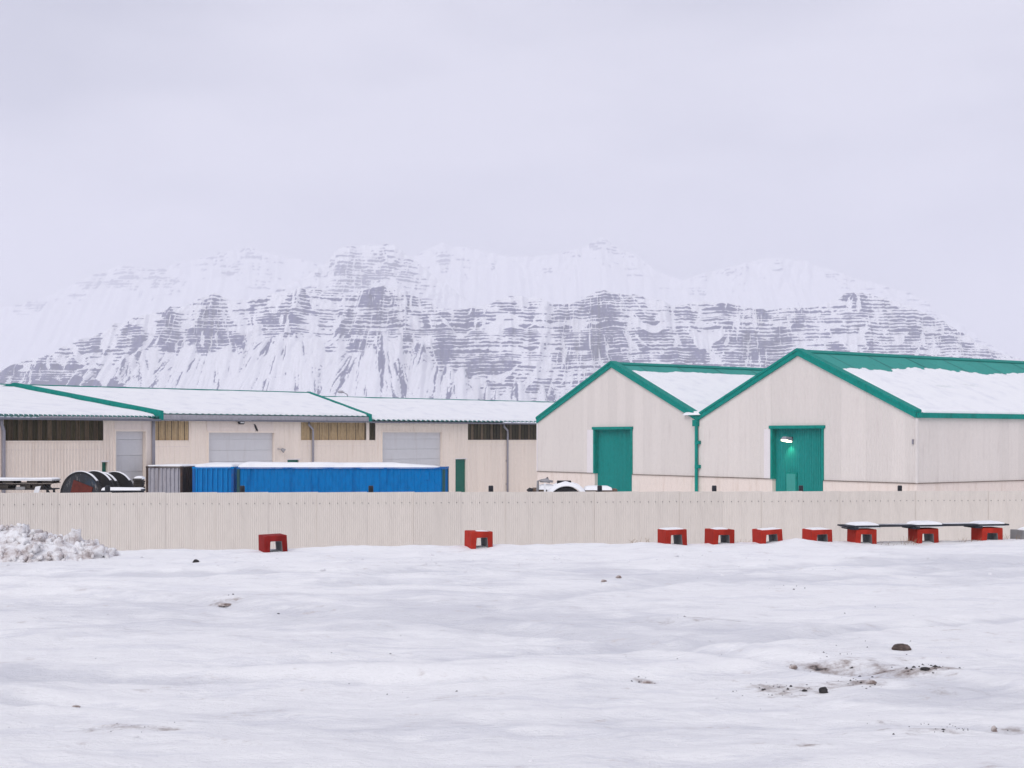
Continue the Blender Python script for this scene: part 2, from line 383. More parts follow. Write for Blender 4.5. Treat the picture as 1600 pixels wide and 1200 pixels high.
xs = np.concatenate([-np.geomspace(10.6, 8000, 30)[::-1], np.linspace(-10.5, 10.5, 700), np.geomspace(10.6, 8000, 30)])
ys = np.concatenate([-np.geomspace(1, 250, 12)[::-1], np.linspace(0, 5.3, 16), 1/np.linspace(1/5.5, 1/26.0, 430), np.linspace(26.4, 48, 34), np.geomspace(50, 11800, 36)])
GX, GY = np.meshgrid(xs, ys); GZ = gz(GX, GY)
def blob(cx, cy, rx, ry, a): return a * np.exp(-((GX-cx)/rx)**2 - ((GY-cy)/ry)**2)
def gp(px, py):                      # photograph pixel -> ground point
    Y = EYE * F / (py - HOR)
    for _ in range(6):
        x = (px-800)/F*Y; Y = (EYE - float(gz(x, Y))) * F / (py - HOR)
    return (px-800)/F*Y, Y
dirt = np.zeros_like(GX)
for (px, py, rx, ry, a) in ((1390,1040,0.75,0.42,0.42),(1450,1046,0.2,0.10,0.44),(1390,1048,0.10,0.07,0.5),(1340,1066,0.30,0.2,0.45),(1230,1078,0.30,0.15,0.55),(1180,1072,0.14,0.1,0.4),
                            (1240,1040,0.10,0.08,0.5),(1280,1050,0.12,0.09,0.4),(1520,1080,0.5,0.3,0.32),(1480,1140,0.5,0.16,0.42),(1380,1128,0.16,0.1,0.42),(1580,1142,0.2,0.1,0.45),(1220,1022,0.35,0.16,0.28),
                            (1330,1018,0.25,0.12,0.3),(170,1138,0.30,0.12,0.46),(260,1140,0.20,0.08,0.38),(300,1150,0.2,0.06,0.3),(118,1092,0.06,0.06,0.45),(1005,1050,0.12,0.09,0.62),(350,932,0.22,0.2,0.5),
                            (1060,967,0.8,0.25,0.3),(1215,919,0.35,0.2,0.3),(950,905,0.4,0.2,0.2),(560,953,0.6,0.25,0.2),(850,1020,0.5,0.15,0.2),(880,1120,0.25,0.1,0.25),(1260,1165,0.12,0.03,0.4),(700,1158,0.1,0.03,0.35),
                            (1070,865,0.8,0.3,0.12),(1550,885,1.5,0.4,0.12)):
    x, y = gp(px, py); dirt += blob(x, y, rx*1.1, ry*1.1, a*1.2)
ice = 0.26 + 0.5*(fbm(GX*0.28, GY*0.5, 4, 61) - 0.5)
for (px, py, rx, ry, a) in ((800,980,3.0,1.3,0.17),(1300,905,3,0.9,0.26),(300,950,2.5,1.5,0.2),(1500,1080,1.0,0.5,0.4),(1550,885,2,0.6,0.3),(1100,990,1.6,0.8,0.2),(60,1050,1.0,0.6,0.3),(1550,930,1.6,0.8,-0.4),(500,1170,2.0,0.5,-0.2),(820,1060,1.5,0.35,-0.1)):
    x, y = gp(px, py); ice += blob(x, y, rx, ry, a)
ice += 0.55*ruts(GX, GY, True)
ice *= 1 - 0.7*ss(-2.0, -0.2, GY - crest_y(GX))
ground = link('ground', grid_mesh('ground', GX, GY, GZ, M['ground'], {'dirt': dirt, 'ice': ice}))
tag(ground, 'icy snow-covered lot with ruts and dirty patches', 'ground', kind='structure')

# ------------------------------------------------------------------ mountains
def mountain(name, label, crest, Yc, Yfoot, talus, dark, p0, p1, nx, ns, seed, jag=1.0, th0=-0.02, buttress=(), strata=9.0, streak_th=0.63, bed=5.2, patches=(), gamp=50, spurs=(), spur_w=1.0):
    px = np.linspace(p0, p1, nx); X = (px - 800) / F * Yc
    cy = np.interp(px, [a for a, b in crest], [b for a, b in crest])
    sc = Yc / F
    cz = EYE + (HOR - cy) * sc + jag * sc * (9*(fbm(px/26, 0*px+seed, 4, seed)-0.5) + 3.5*(fbm(px/6, 0*px+3, 3, seed+9)-0.5))
    tz = EYE + (HOR - np.interp(px, [a for a, b in talus], [b for a, b in talus])) * sc
    gully = lambda q: 0.55*vn(q/17 + 0.5*vn(q/11, 0*q+2, seed+17), 0*q+seed, seed+16) + 0.45*vn(q/7, 0*q+5, seed+18)
    tz = tz + gamp*sc*(gully(px)-0.5)
    dk = np.interp(px, [a for a, b in dark], [b for a, b in dark])
    zf = -12.0
    s = np.linspace(0, 1, ns)[:, None]
    Z = zf + (cz - zf)[None, :] * s
    XX = np.repeat(X[None, :], ns, 0); PX = np.repeat(px[None, :], ns, 0)
    up = (Z - tz[None, :]) / sc                      # pixels above the top of the scree
    u = XX / sc; v = Z / sc                          # terrain coordinates, one unit about a photograph pixel
    zone = ss(-14, 6, up + 16*(fbm(u/9, v/16, 3, seed+1)-0.5))
    warp = 9*fbm(u/110, 0*v+seed, 3, seed+2) + 2.2*fbm(u/13, v/30, 2, seed+7)
    st = 1.25*(vn(u/24, (v+warp)/2.3, seed+5)-0.5) + 0.8*(vn(u/60, (v+warp)/4.6, seed+6)-0.5) + 1.2*(fbm(u/4, v/2.6, 3, seed+8)-0.5)
    slant = 0.55*np.sin(PX/61 + seed)
    gg = gully(PX - slant*np.clip(up, 0, 90)*0.5 + 4*(fbm(u/10, v/10, 3, seed+12)-0.5))
    rel = np.clip(up/np.maximum((cz - tz)[None, :]/sc, 1), 0, 1)
    chute = ss(0.52, 0.66, gg - 0.16*rel)
    butt = ss(0.50, 0.25, gg)
    blk = fbm(u/26, v/20, 4, seed+15)
    vy = HOR - (Z - EYE)/sc                          # height as a row of the photograph, for the spur list
    ins = np.zeros_like(Z); pyr = np.zeros_like(Z)
    edge = fbm(u/7, v/6, 4, seed+33) - 0.5; edge2 = fbm(u/22, v/18, 3, seed+34) - 0.5
    for (b_, ya, yb, hw, skew) in spurs:
        t_ = (vy - ya)/(yb - ya); tc_ = np.clip(t_, 0, 1)
        e_ = 1 - np.abs(PX - b_ - skew*tc_)/(1.35*hw*(0.10 + 0.90*tc_))
        ins = np.maximum(ins, ss(-0.12, 0.30, e_ + 0.9*edge + 0.6*edge2)*ss(-0.10, 0.02, t_)*ss(1.12, 0.92, t_ + 0.5*edge))
        pyr = np.maximum(pyr, np.clip(e_, 0, 1)*ss(-0.15, 0.1, t_)*ss(1.5, 0.9, t_))
    wt = np.interp(px, [0, 600, 720, 1300, 1500], [1, 1, 0.45, 0.40, 0.5])[None, :]*spur_w
    bias = 1.0*(dk[None, :] - 0.5) + 1.5*(blk - 0.5) - 0.30*chute + wt*(0.32*ins - 0.42*(1-ins)) + 0.9*(fbm(u/4, v/3, 3, seed+8)-0.5) + th0
    # lava beds: risers of bare rock between snow-covered ledges
    phi = (v + 10*fbm(u/120, 0*v+seed, 3, seed+2) + 1.6*fbm(u/12, v/25, 2, seed+7) + 7.0*vn(u/400, v/13, seed+5))/bed
    lay = np.floor(phi); fr = phi - lay
    duty = np.clip(0.46 + 0.85*bias + 1.0*(vn(u/26, lay*7.3, seed+6)-0.5), 0.0, 0.95)
    rock = ss(duty + 0.10, duty - 0.10, np.abs(fr - 0.5)*2) * ss(0.02, 0.16, duty)
    # couloirs cut the beds
    slant = np.where(pyr > 0.02, np.sign(edge2), 1.0)
    cou = fbm((u + 0.45*np.sin(PX/47.0 + seed)*v)/5.0 + 1.4*fbm(u/16, v/16, 2, seed+25), v/30, 3, seed+24)
    rock = zone * rock * (1 - 0.85*ss(0.60, 0.68, cou))
    # scree and avalanche streaks fan out below the buttresses
    if buttress:
        b = np.array(buttress, float); bx = (b - 800) / F * Yc
        near = bx[np.argmin(np.abs(X[:, None] - bx[None, :]), 1)]
        depth = np.clip((tz[None, :] + 45*sc - Z) / (60*sc), 0.15, 3.5)
        fan = (XX - near[None, :]) / sc / (0.55 + 0.45*depth) + near[None, :]/sc*1.7
    else:
        fan = u
    stre = fbm(fan/1.9 + 0.9*fbm(u/10, v/10, 3, seed+22), v/36, 4, seed+20, 0.6)
    pat = fbm(fan/15, v/45, 3, seed+21)
    rock2 = (1 - zone) * ss(streak_th, streak_th+0.13, stre*0.62 + pat*0.54 + 0.10*(fbm(u/2.2, v/2.2, 2, seed+23)-0.5)) * ss(14, 26, (cz[None,:]-Z)/sc)
    rk = np.maximum(rock, rock2 * 0.6)
    for (qx, qy, rx, ry) in patches:
        e = ((PX-qx)/rx)**2 + (((Z - EYE)/sc - (HOR-qy))/ry)**2
        rk = np.maximum(rk, 0.75*ss(0.1, -0.1, e - 1 + 1.6*(fbm(u/4, v/3, 3, seed+50)-0.5)))
    rk *= ss(0.5, 3.5, (cz[None, :] - Z)/sc + 3*(fbm(u/5, v/5, 2, seed+30)-0.3))
    # plan: scree slope, then ledges (snow) and risers (rock)
    tal = np.clip((Z - zf) / (tz[None, :] - zf), 0, 1)
    adv = np.where(rock > 0.5, 0.32, 1.35) * (up > 0)
    adv = np.cumsum(adv, 0); adv = adv / np.maximum(adv[-1:, :], 1e-6)
    cliffD = np.clip((cz - tz) * 0.55, 20, 400)
    YY = Yfoot + (Yc - cliffD[None, :] - Yfoot) * (tal ** 0.9) + cliffD[None, :] * adv
    YY = YY + sc*(26*(fbm(u/34, v/90, 3, seed+40)-0.5)*ss(0, 0.4, s) + 22*(gg-0.5)*zone - 13*spur_w*pyr + 7*(fbm(u/8, v/12, 3, seed+41)-0.5) * (0.4+zone) + 3.0*(stre-0.5)*(1-zone)*3)
    # back slope
    nb = 10; t = np.linspace(0.06, 1, nb)[:, None]
    XX = np.vstack([XX, np.repeat(X[None, :], nb, 0)])
    YY = np.vstack([YY, YY[-1:, :] + t * 900]); Zb = cz[None, :] * (1 - 0.9*t) - 10*t
    ZZ = np.vstack([Z, Zb]); rk = np.vstack([rk, np.zeros((nb, nx))])
    o = link(name, grid_mesh(name, XX, YY, ZZ, M['mountain'], {'rock': rk}))
    return tag(o, label, 'mountain', kind='structure')

mountain('mountain', 'dark layered cliffs above snowy scree behind the sheds',
    [(-200,640),(-60,596),(0,577),(60,558),(130,530),(210,497),(245,489),(290,476),(335,460),(360,467),(400,468),(450,455),(500,452),(550,458),(600,444),(640,458),(700,486),(740,478),(800,464),(830,463),(880,476),(930,457),(960,458),(1000,463),(1050,476),(1100,471),(1150,478),(1200,486),(1280,480),(1320,458),(1360,460),(1420,480),(1480,508),(1540,543),(1585,560),(1700,600),(1850,650)],
    3600, 3150,
    [(-200,640),(0,612),(60,603),(130,592),(200,572),(250,552),(300,535),(340,556),(380,540),(420,515),(480,515),(540,552),(580,548),(620,535),(680,560),(740,588),(780,600),(830,612),(900,608),(960,592),(1000,590),(1100,595),(1200,600),(1300,585),(1400,575),(1500,580),(1600,605),(1850,660)],
    [(-200,.6),(0,.62),(130,.6),(210,.48),(260,.45),(330,.62),(400,.38),(470,.42),(540,.50),(590,.63),(640,.5),(700,.54),(760,.56),(850,.42),(900,.53),(950,.62),(1000,.54),(1150,.54),(1250,.56),(1320,.46),(1450,.46),(1550,.36),(1850,.3)],
    -190, 1800, 1400, 360, 100, buttress=(60, 190, 335, 455, 590, 700, 800, 945, 1080, 1200, 1335, 1460),
    patches=((72,603,10,6),(95,602,14,7),(112,602,8,9),(142,601,11,10),(172,604,16,7),(207,603,8,10),(218,607,9,4)),
    spurs=((20,568,625,45,-15),(75,553,612,45,0),(150,523,592,45,0),(212,493,562,36,5),(268,482,548,28,0),(335,457,560,52,15),(405,466,512,26,8),(470,446,530,42,-5),(535,490,552,16,0),(592,440,552,66,-8),(640,462,545,32,22),(695,482,585,36,15),(738,474,600,36,10),(815,458,618,56,15),(872,474,605,34,0),(942,452,612,52,-4),(1005,466,608,40,10),(1070,472,600,40,0),(1125,470,605,36,10),(1190,482,605,36,0),(1250,480,600,40,8),(1330,454,562,44,5),(1400,472,580,36,15),(1470,505,590,36,20),(1535,540,600,32,20)))
mountain('mountain', 'pale banded peak rising behind the cliffs, left of the middle',
    [(250,560),(380,488),(440,448),(500,418),(528,388),(545,383),(570,384),(600,379),(620,387),(650,408),(690,440),(740,476),(820,520)],
    6600, 5700, [(250,600),(500,475),(560,470),(620,475),(820,560)], [(250,.3),(440,.40),(540,.49),(600,.42),(650,.34),(820,.2)],
    250, 820, 480, 180, 230, jag=0.9, strata=7.0, buttress=(450, 545, 640), streak_th=0.70,
    spurs=((445,442,500,36,-8),(500,414,480,34,-6),(543,378,470,52,-10),(602,374,462,44,14),(655,408,475,28,10)), spur_w=0.6, th0=-0.32)
mountain('mountain', 'faint snow-white ridge with a pointed summit fading into cloud',
    [(480,520),(560,450),(640,402),(690,380),(740,388),(790,400),(860,398),(905,386),(940,371),(985,394),(1030,425),(1065,437),(1120,421),(1200,402),(1260,408),(1350,437),(1420,455),(1500,505),(1560,545),(1600,562),(1750,615)],
    9600, 8000, [(480,560),(690,415),(760,420),(860,425),(940,415),(1060,460),(1200,440),(1350,470),(1600,600),(1750,640)], [(480,.2),(690,.40),(760,.34),(860,.2),(940,.44),(1000,.40),(1060,.22),(1200,.16),(1420,.30),(1500,.32),(1750,.2)],
    480, 1750, 700, 150, 340, jag=0.45, strata=8.0, streak_th=0.80,
    spurs=((690,376,412,34,0),(748,385,415,30,8),(790,397,420,20,6),(940,366,420,40,0),(985,390,440,34,14),(1430,455,520,40,20),(1500,500,560,36,20)), spur_w=0.5, th0=-0.30)
mountain('mountain', 'barely visible snow-covered ridge in the haze at the far left',
    [(-260,560),(-100,510),(0,482),(60,467),(120,440),(160,420),(185,413),(240,421),(300,405),(350,396),(390,387),(440,400),(500,412),(600,440),(700,480)],
    10600, 9000, [(-260,580),(0,500),(120,470),(185,450),(300,440),(390,430),(700,520)], [(-260,.2),(0,.3),(120,.42),(185,.52),(240,.45),(300,.32),(390,.36),(460,.36),(700,.2)],
    -260, 700, 500, 130, 470, jag=0.5, strata=8.0, streak_th=0.80,
    spurs=((60,464,505,36,-5),(122,438,480,36,-5),(186,409,452,44,0),(245,418,448,30,6),(345,394,425,34,-6),(395,385,428,36,6)), spur_w=0.5, th0=-0.30)

# ------------------------------------------------------------------ haze (cold winter air)
hz = MB(); hz.box(-8400, 8400, -420, 12400, -14, 1620)
hm = bpy.data.materials.new('winter_haze'); hm.use_nodes = True; ht = hm.node_tree; ht.nodes.clear()
ho = ht.nodes.new('ShaderNodeOutputMaterial'); hv = ht.nodes.new('ShaderNodeVolumePrincipled')
hv.inputs['Color'].default_value = (0.945, 0.95, 1.0, 1); hv.inputs['Density'].default_value = 0.00017
hv.inputs['Anisotropy'].default_value = 0.0
ht.links.new(hv.outputs[0], ho.inputs['Volume'])
tag(hz.build('haze', hm), 'pale winter haze filling the air', 'haze', kind='stuff')

# ------------------------------------------------------------------ corrugated sheeting
YARD = -2.6                 # where the containers stand
LOW = -4.3                  # the lower ground round the buildings
def ribs(u0, u1, pitch, depth, kind='trap', ph=0.0):
    """list of (u, offset) across a ribbed sheet; offset 0 = pan, -depth = crown"""
    fr = {'trap': ((0, 0), (0.52, 0), (0.62, -depth), (0.90, -depth)), 'wave': tuple((k/6, -depth*0.5*(1-math.cos(2*math.pi*k/6))) for k in range(6)),
          'groove': ((0, 0), (0.90, 0), (0.93, depth), (0.97, depth))}[kind]
    pts = []; k = math.floor((u0-ph)/pitch) - 1
    while k*pitch + ph < u1 + pitch:
        pts += [((k+a)*pitch + ph, o) for a, o in fr]; k += 1
    us = [p[0] for p in pts]; os_ = [p[1] for p in pts]
    inner = [(a, o) for a, o in pts if u0 + 1e-4 < a < u1 - 1e-4]
    return [(u0, float(np.interp(u0, us, os_)))] + inner + [(u1, float(np.interp(u1, us, os_)))]

def sheet(mb, u0, u1, zb, zt, pitch, depth, kind, y0=0.0, thick=0.0, ph=0.0, m=0):
    """vertical ribbed sheet in the local x-z plane facing -y; zb, zt may be functions of u"""
    pr = ribs(u0, u1, pitch, depth, kind, ph)
    fb = zb if callable(zb) else (lambda a: zb); ft = zt if callable(zt) else (lambda a: zt)
    n = len(pr); P = [(a, y0+o, fb(a)) for a, o in pr] + [(a, y0+o, ft(a)) for a, o in pr]
    Fc = [(i, i+1, n+i+1, n+i) for i in range(n-1)]
    if thick:
        P += [(a, y0+o+thick, fb(a)) for a, o in pr] + [(a, y0+o+thick, ft(a)) for a, o in pr]
        Fc += [(2*n+i+1, 2*n+i, 3*n+i, 3*n+i+1) for i in range(n-1)]
        Fc += [(n+i, n+i+1, 3*n+i+1, 3*n+i) for i in range(n-1)] + [(i+1, i, 2*n+i, 2*n+i+1) for i in range(n-1)]
        Fc += [(0, n, 3*n, 2*n), (n-1, 3*n-1, 4*n-1, 2*n-1)]
    mb.idx(P, Fc, m)

def cladding(parent, a0, a1, openings, zb, zt, width, pitch, depth, kind, mat, name='wall_sheet', y0=0.0):
    """wall sheets one by one, cut round openings (a0,a1,z0,z1)"""
    cuts = set(); k = a0
    while k < a1 - 0.05: cuts.add(round(k, 4)); k += width
    cuts.add(round(a1, 4))
    for o in openings: cuts.add(round(min(max(o[0], a0), a1), 4)); cuts.add(round(min(max(o[1], a0), a1), 4))
    cuts = sorted(cuts); ft = zt if callable(zt) else (lambda a: zt); j = 0
    for u0, u1 in zip(cuts[:-1], cuts[1:]):
        if u1 - u0 < 0.03: continue
        c = (u0+u1)/2; segs = [(zb, None)]
        for o in sorted(openings, key=lambda o: o[2]):
            if o[0] < c < o[1]:
                ns = []
                for lo, hi in segs:
                    if hi is None:
                        if o[2] > lo + 0.03: ns.append((lo, o[2]))
                        if o[3] < ft(c) - 0.03: ns.append((o[3], None))
                    else: ns.append((lo, hi))
                segs = ns
        for lo, hi in segs:
            mb = MB(); j += 1
            sheet(mb, u0 + 0.002, u1 + 0.012, lo, hi if hi is not None else ft, pitch, depth, kind, y0 + (0.004 if j % 2 else 0.0))
            mb.build(name, mat, parent, recalc=False)

class Face:
    """a facade line; local x along it, local y backwards"""
    def __init__(s, ox, oy, th): s.o = (ox, oy); s.th = th; s.c = math.cos(th); s.s = math.sin(th)
    def a(s, px, b=0.0):
        k = (px-800)/F; ox = s.o[0] - s.s*b; oy = s.o[1] + s.c*b
        return (k*oy - ox)/(s.c - k*s.s)
    def Y(s, a, b=0.0): return s.o[1] + a*s.s + b*s.c
    def z(s, px, py, b=0.0): return EYE + (HOR-py)/F*s.Y(s.a(px, b), b)

# roof snow: slab in roof coordinates, edges dive under the sheet
def snow_slab(name, parent, origin, ux, uy, un, lx, ly, thick, nx, ny, seed, mask=None, ragged=0.25, rnd=1.6, mat=None):
    a = np.linspace(0, lx, nx); b = np.linspace(0, ly, ny); A, B = np.meshgrid(a, b)
    e = np.minimum(np.minimum(A, lx-A), np.minimum(B, ly-B))
    e = e + ragged*(fbm(A*1.3, B*1.3, 4, seed)-0.5)*np.clip(1.5-e, 0, 1)
    prof = np.clip(e/(thick*rnd), -0.4, 1); prof = np.where(prof > 0, np.sqrt(np.clip(prof, 0, 1)*(2-np.clip(prof, 0, 1))), prof)
    h = thick*prof*(0.75+0.5*fbm(A*0.5, B*0.5, 3, seed+1)) - 0.02
    if mask is not None: h = np.where(mask(A, B) > 0, np.minimum(h, thick*2.2*np.clip(mask(A, B), 0, 1) + 0.002), -0.05)
    h = np.where((A <= 0) | (A >= lx) | (B <= 0) | (B >= ly), -0.04, h)
    o, x, y, n = (np.array(v, float) for v in (origin, ux, uy, un))
    P = o + A[..., None]*x + B[..., None]*y + h[..., None]*n
    ob = link(name, grid_mesh(name, P[..., 0], P[..., 1], P[..., 2], mat or M['snow']), parent)
    return ob

def roof_sheets(parent, a0, a1, width, za, ya, zb, yb, pitch, depth, mat, name='roof_sheet'):
    """ribbed roof from eave (ya, za) up to ridge (yb, zb), running along x"""
    k = a0
    d = Vector((0, yb-ya, zb-za)).normalized(); n = Vector((0, -d.z, d.y))
    while k < a1 - 0.05:
        e = min(k+width, a1); pr = ribs(k, e + (0.02 if e < a1 else 0), pitch, -depth, 'trap'); mb = MB(); m = len(pr); P = []
        for (u, o) in pr: q = Vector((u, ya, za)) + n*(o+0.03); P.append(q)
        for (u, o) in pr: q = Vector((u, yb, zb)) + n*(o+0.03); P.append(q)
        for (u, o) in pr: q = Vector((u, ya, za)) + n*(o+0.02); P.append(q)
        Fc = [(i, i+1, m+i+1, m+i) for i in range(m-1)] + [(2*m+i+1, 2*m+i, i, i+1) for i in range(m-1)]
        mb.idx(P, Fc); mb.build(name, mat, parent, recalc=False); k = e

# ------------------------------------------------------------------ twin-gabled warehouse
WH = Face(2.2, 122.4, -math.atan2(32.4, 23.4))
W_EAVE, W_RIDGE, W_BASE = 3.02, 7.42, -1.18
DEPTH = 46.0
def gable_hall(label, off, door, extra):
    t = thing('warehouse', label, 'warehouse', (WH.o[0] + off*WH.c, WH.o[1] + off*WH.s, 0), WH.th)
    g = 20.0
    top = lambda a: W_EAVE + (W_RIDGE-W_EAVE)*(1-abs(a-10)/10)
    # solid core and plinth
    mb = MB(); mb.prism([(0.06, LOW), (g-0.06, LOW), (g-0.06, W_EAVE-0.05), (10, W_RIDGE-0.05), (0.06, W_EAVE-0.05)], 0.55, DEPTH)
    mb.build('wall_core', M['pale'], t)
    d0, d1, dz = door
    for u0, u1 in ((0.0, d0), (d1, g)):
        mb = MB(); mb.box(u0, u1, 0.0, 0.55, LOW-0.3, W_BASE); mb.build('plinth', M['plinth'], t)
        mb = MB(); mb.box(u0, u1, -0.07, 0.02, W_BASE-0.03, W_BASE+0.01); mb.build('base_flashing', M['brown_wood'], t)
    w0 = d0 - extra
    cladding(t, 0.0, g, [(d0, d1, W_BASE-1, dz), (w0, d0, W_BASE-1, dz)], W_BASE, top, 1.06, 0.133, 0.032, 'trap', M['pale'])
    mb = MB(); mb.box(w0, d0-0.11, -0.05, 0.5, W_BASE, dz); mb.build('white_panel', M['white_panel'], t)
    # sliding door: sheets, frame and head track
    dr = MB(); dr.box(d0, d1, 0.36, 0.45, LOW, dz); dr = dr.build('sliding_door', M['teal'], t)
    k = d0
    while k < d1 - 0.1:
        e = min(k + 0.80, d1); mb = MB(); sheet(mb, k, e, LOW, dz, 0.16, 0.045, 'trap', 0.35); mb.build('door_sheet', M['teal'], dr, recalc=False); k = e
    for u0, u1 in ((d0-0.11, d0+0.07), (d1-0.07, d1+0.09)):
        mb = MB(); mb.box(u0, u1, -0.10, 0.34, W_BASE-0.03, dz+0.02); mb.build('door_jamb', M['teal_trim'], t, bevel=0.01)
    mb = MB(); mb.box(d0-0.2, d1+0.2, -0.16, 0.30, dz, dz+0.22); mb.build('door_track', M['teal_trim'], t, bevel=0.02)
    # barge boards: upper and lower band on each slope
    for sx in (-1, 1):
        for (nm, h0, h1, y0, y1) in (('barge_board', -0.05, 0.26, -0.16, -0.04), ('barge_flashing', 0.262, 0.42, -0.22, 0.45)):
            mb = MB(); A = Vector((10, 0, W_RIDGE)); B = Vector((10 + sx*10.0, 0, W_EAVE))
            if nm == 'barge_flashing': B = Vector((10 + sx*10.0, 0, W_EAVE))
            d = (B-A).normalized(); nn = Vector((-d.z*sx, 0, d.x*sx))
            k = 1.0/abs(nn.z)
            p = [A+Vector((0,y0,h0*k)), B+Vector((0,y0,h0*k)), B+Vector((0,y1,h0*k)), A+Vector((0,y1,h0*k)),
                 A+Vector((0,y0,h1*k)), B+Vector((0,y0,h1*k)), B+Vector((0,y1,h1*k)), A+Vector((0,y1,h1*k))]
            mb.hexa([tuple(q) for q in p]); mb.build(nm, M['teal_trim'], t)
    # roof sheets on both slopes, ridge cap
    rise = (W_RIDGE - W_EAVE)
    for sx in (-1, 1):
        d = Vector((sx*10, 0, -rise)).normalized(); n = Vector((rise*sx, 0, 10)).normalized()
        A = Vector((10, 0, W_RIDGE + 0.26)); ln = math.hypot(10, rise)
        b = 0.3; wd = 2.12
        while b < DEPTH:
            e = min(b+wd, DEPTH+0.3); mb = MB(); pr = ribs(b, e, 0.22, -0.028, 'trap'); m = len(pr)
            P = [A + Vector((0, u, 0)) + n*(o+0.0) for u, o in pr] + [A + d*ln + Vector((0, u, 0)) + n*(o+0.0) for u, o in pr]
            mb.idx([tuple(q) for q in P], [(i, i+1, m+i+1, m+i) for i in range(m-1)])
            mb.build('roof_sheet', M['teal_roof'], t, recalc=False)
            if b > 1 and int(b/wd) % 2:
                q = A + Vector((0, b, 0)) + n*0.045; sm_ = MB(); sm_.bar(q, q + d*ln, 0.035, 0.02); sm_.build('roof_seam', M['teal_edge'], t)
            b = e
    mb = MB(); mb.prism([(9.6, W_RIDGE+0.14), (10, W_RIDGE+0.31), (10.4, W_RIDGE+0.14), (10.4, W_RIDGE+0.20), (10, W_RIDGE+0.385), (9.6, W_RIDGE+0.20)], -0.1, DEPTH+0.4)
    mb.build('ridge_cap', M['teal_trim'], t)
    return t, top

wh1, _ = gable_hall('cream left hall of the twin-gabled warehouse with teal door', 0, (WH.a(928)+0.1, WH.a(988)-0.05, 2.36), 0.95)
wh2, _ = gable_hall('cream right hall of the twin-gabled warehouse with lit lamp over its teal door', 20, (WH.a(1205)-20+0.1, WH.a(1287)-20-0.05, 2.33), 0.75)
rise = W_RIDGE - W_EAVE; ln = math.hypot(10, rise)
dn = np.array((10, 0, -rise))/ln; nn = np.array((rise, 0, 10))/ln
# snow on the slopes that face right
def mask1(A, B):           # A along depth, B down the slope
    e = B - 1.55 - 0.25*(fbm(A*0.5, B*0.2, 4, 3)-0.5)*2 - 0.25*(fbm(A*2.5, B*2, 3, 4)-0.5)
    hole = 1.0 - 2.2*np.exp(-((A-7.3-(B-7)*0.6)/0.6)**2 - ((B-7.2)/0.25)**2)
    f = A - 0.35 - 0.5*np.abs(fbm(B*1.2, A, 3, 9)-0.4)
    return np.minimum(np.minimum(e, hole), f)
snow_slab('roof_snow', wh1, (10, 0.0, W_RIDGE+0.27), (0, 1, 0), dn, nn, DEPTH, ln-0.05, 0.13, 300, 130, 51, mask1, ragged=0.05)
def mask2(A, B):
    st = 0.9*np.floor(vn(A*0.42, A*0, 77)*3.2)/3.2
    e = B - 2.75 - st - 0.5*(fbm(A*1.1, B*0.4, 4, 13)-0.5)*2 - 0.35*(fbm(A*4, B*4, 3, 14)-0.5)
    hole = np.ones_like(A)
    for (ha, hb, ra, rb) in ((8.3, 6.4, 0.8, 0.20), (11.6, 6.0, 0.6, 0.17), (19.4, 5.9, 0.7, 0.20)):
        hole = np.minimum(hole, 1 - 2.4*np.exp(-((A-ha-(B-hb)*1.2)/ra)**2 - ((B-hb)/rb)**2))
    f = A - 0.45 - 0.9*np.abs(fbm(B*0.8, A*0.8, 4, 19)-0.35) - 0.08*np.clip(6-B, 0, 9)
    return np.minimum(np.minimum(e*1.3, hole), f)
snow_slab('roof_snow', wh2, (10, 0.0, W_RIDGE+0.27), (0, 1, 0), dn, nn, DEPTH, ln+0.06, 0.16, 420, 170, 52, mask2, ragged=0.06)
# long side wall of the right hall (a = 20, running back): its own frame turned by 90 degrees
side = bpy.data.objects.new('side_wall', None); COL.objects.link(side); side.parent = wh2; side.location = (20, 0, 0); side.rotation_euler = (0, 0, R(90))
cladding(side, 0.0, DEPTH, [], W_BASE, W_EAVE, 1.06, 0.133, 0.032, 'trap', M['pale'])
mb = MB(); mb.box(0.552, DEPTH, 0.0, 0.5, LOW-0.3, W_BASE); mb.build('plinth', M['plinth'], side)
mb = MB(); mb.box(0, DEPTH, -0.07, 0.02, W_BASE-0.03, W_BASE+0.01); mb.build('base_flashing', M['brown_wood'], side)
mb = MB(); mb.box(-0.02, DEPTH, -0.22, 0.02, W_EAVE-0.06, W_EAVE+0.27); mb.build('eaves_gutter', M['teal_trim'], side, bevel=0.02)
mb = MB(); mb.box(19.93, 20.06, -0.06, 0.07, W_BASE, W_EAVE-0.1); mb.build('corner_flashing', M['pale'], wh2)
mb = MB(); mb.box(-0.07, 0.06, -0.06, 0.07, W_BASE, W_EAVE-0.05); mb.build('corner_flashing', M['white_panel'], wh1)
mb = MB(); mb.box(19.68, 19.80, -0.12, -0.03, 1.30, 1.60); mb.build('wall_bracket', M['pipe'], wh2, bevel=0.02)
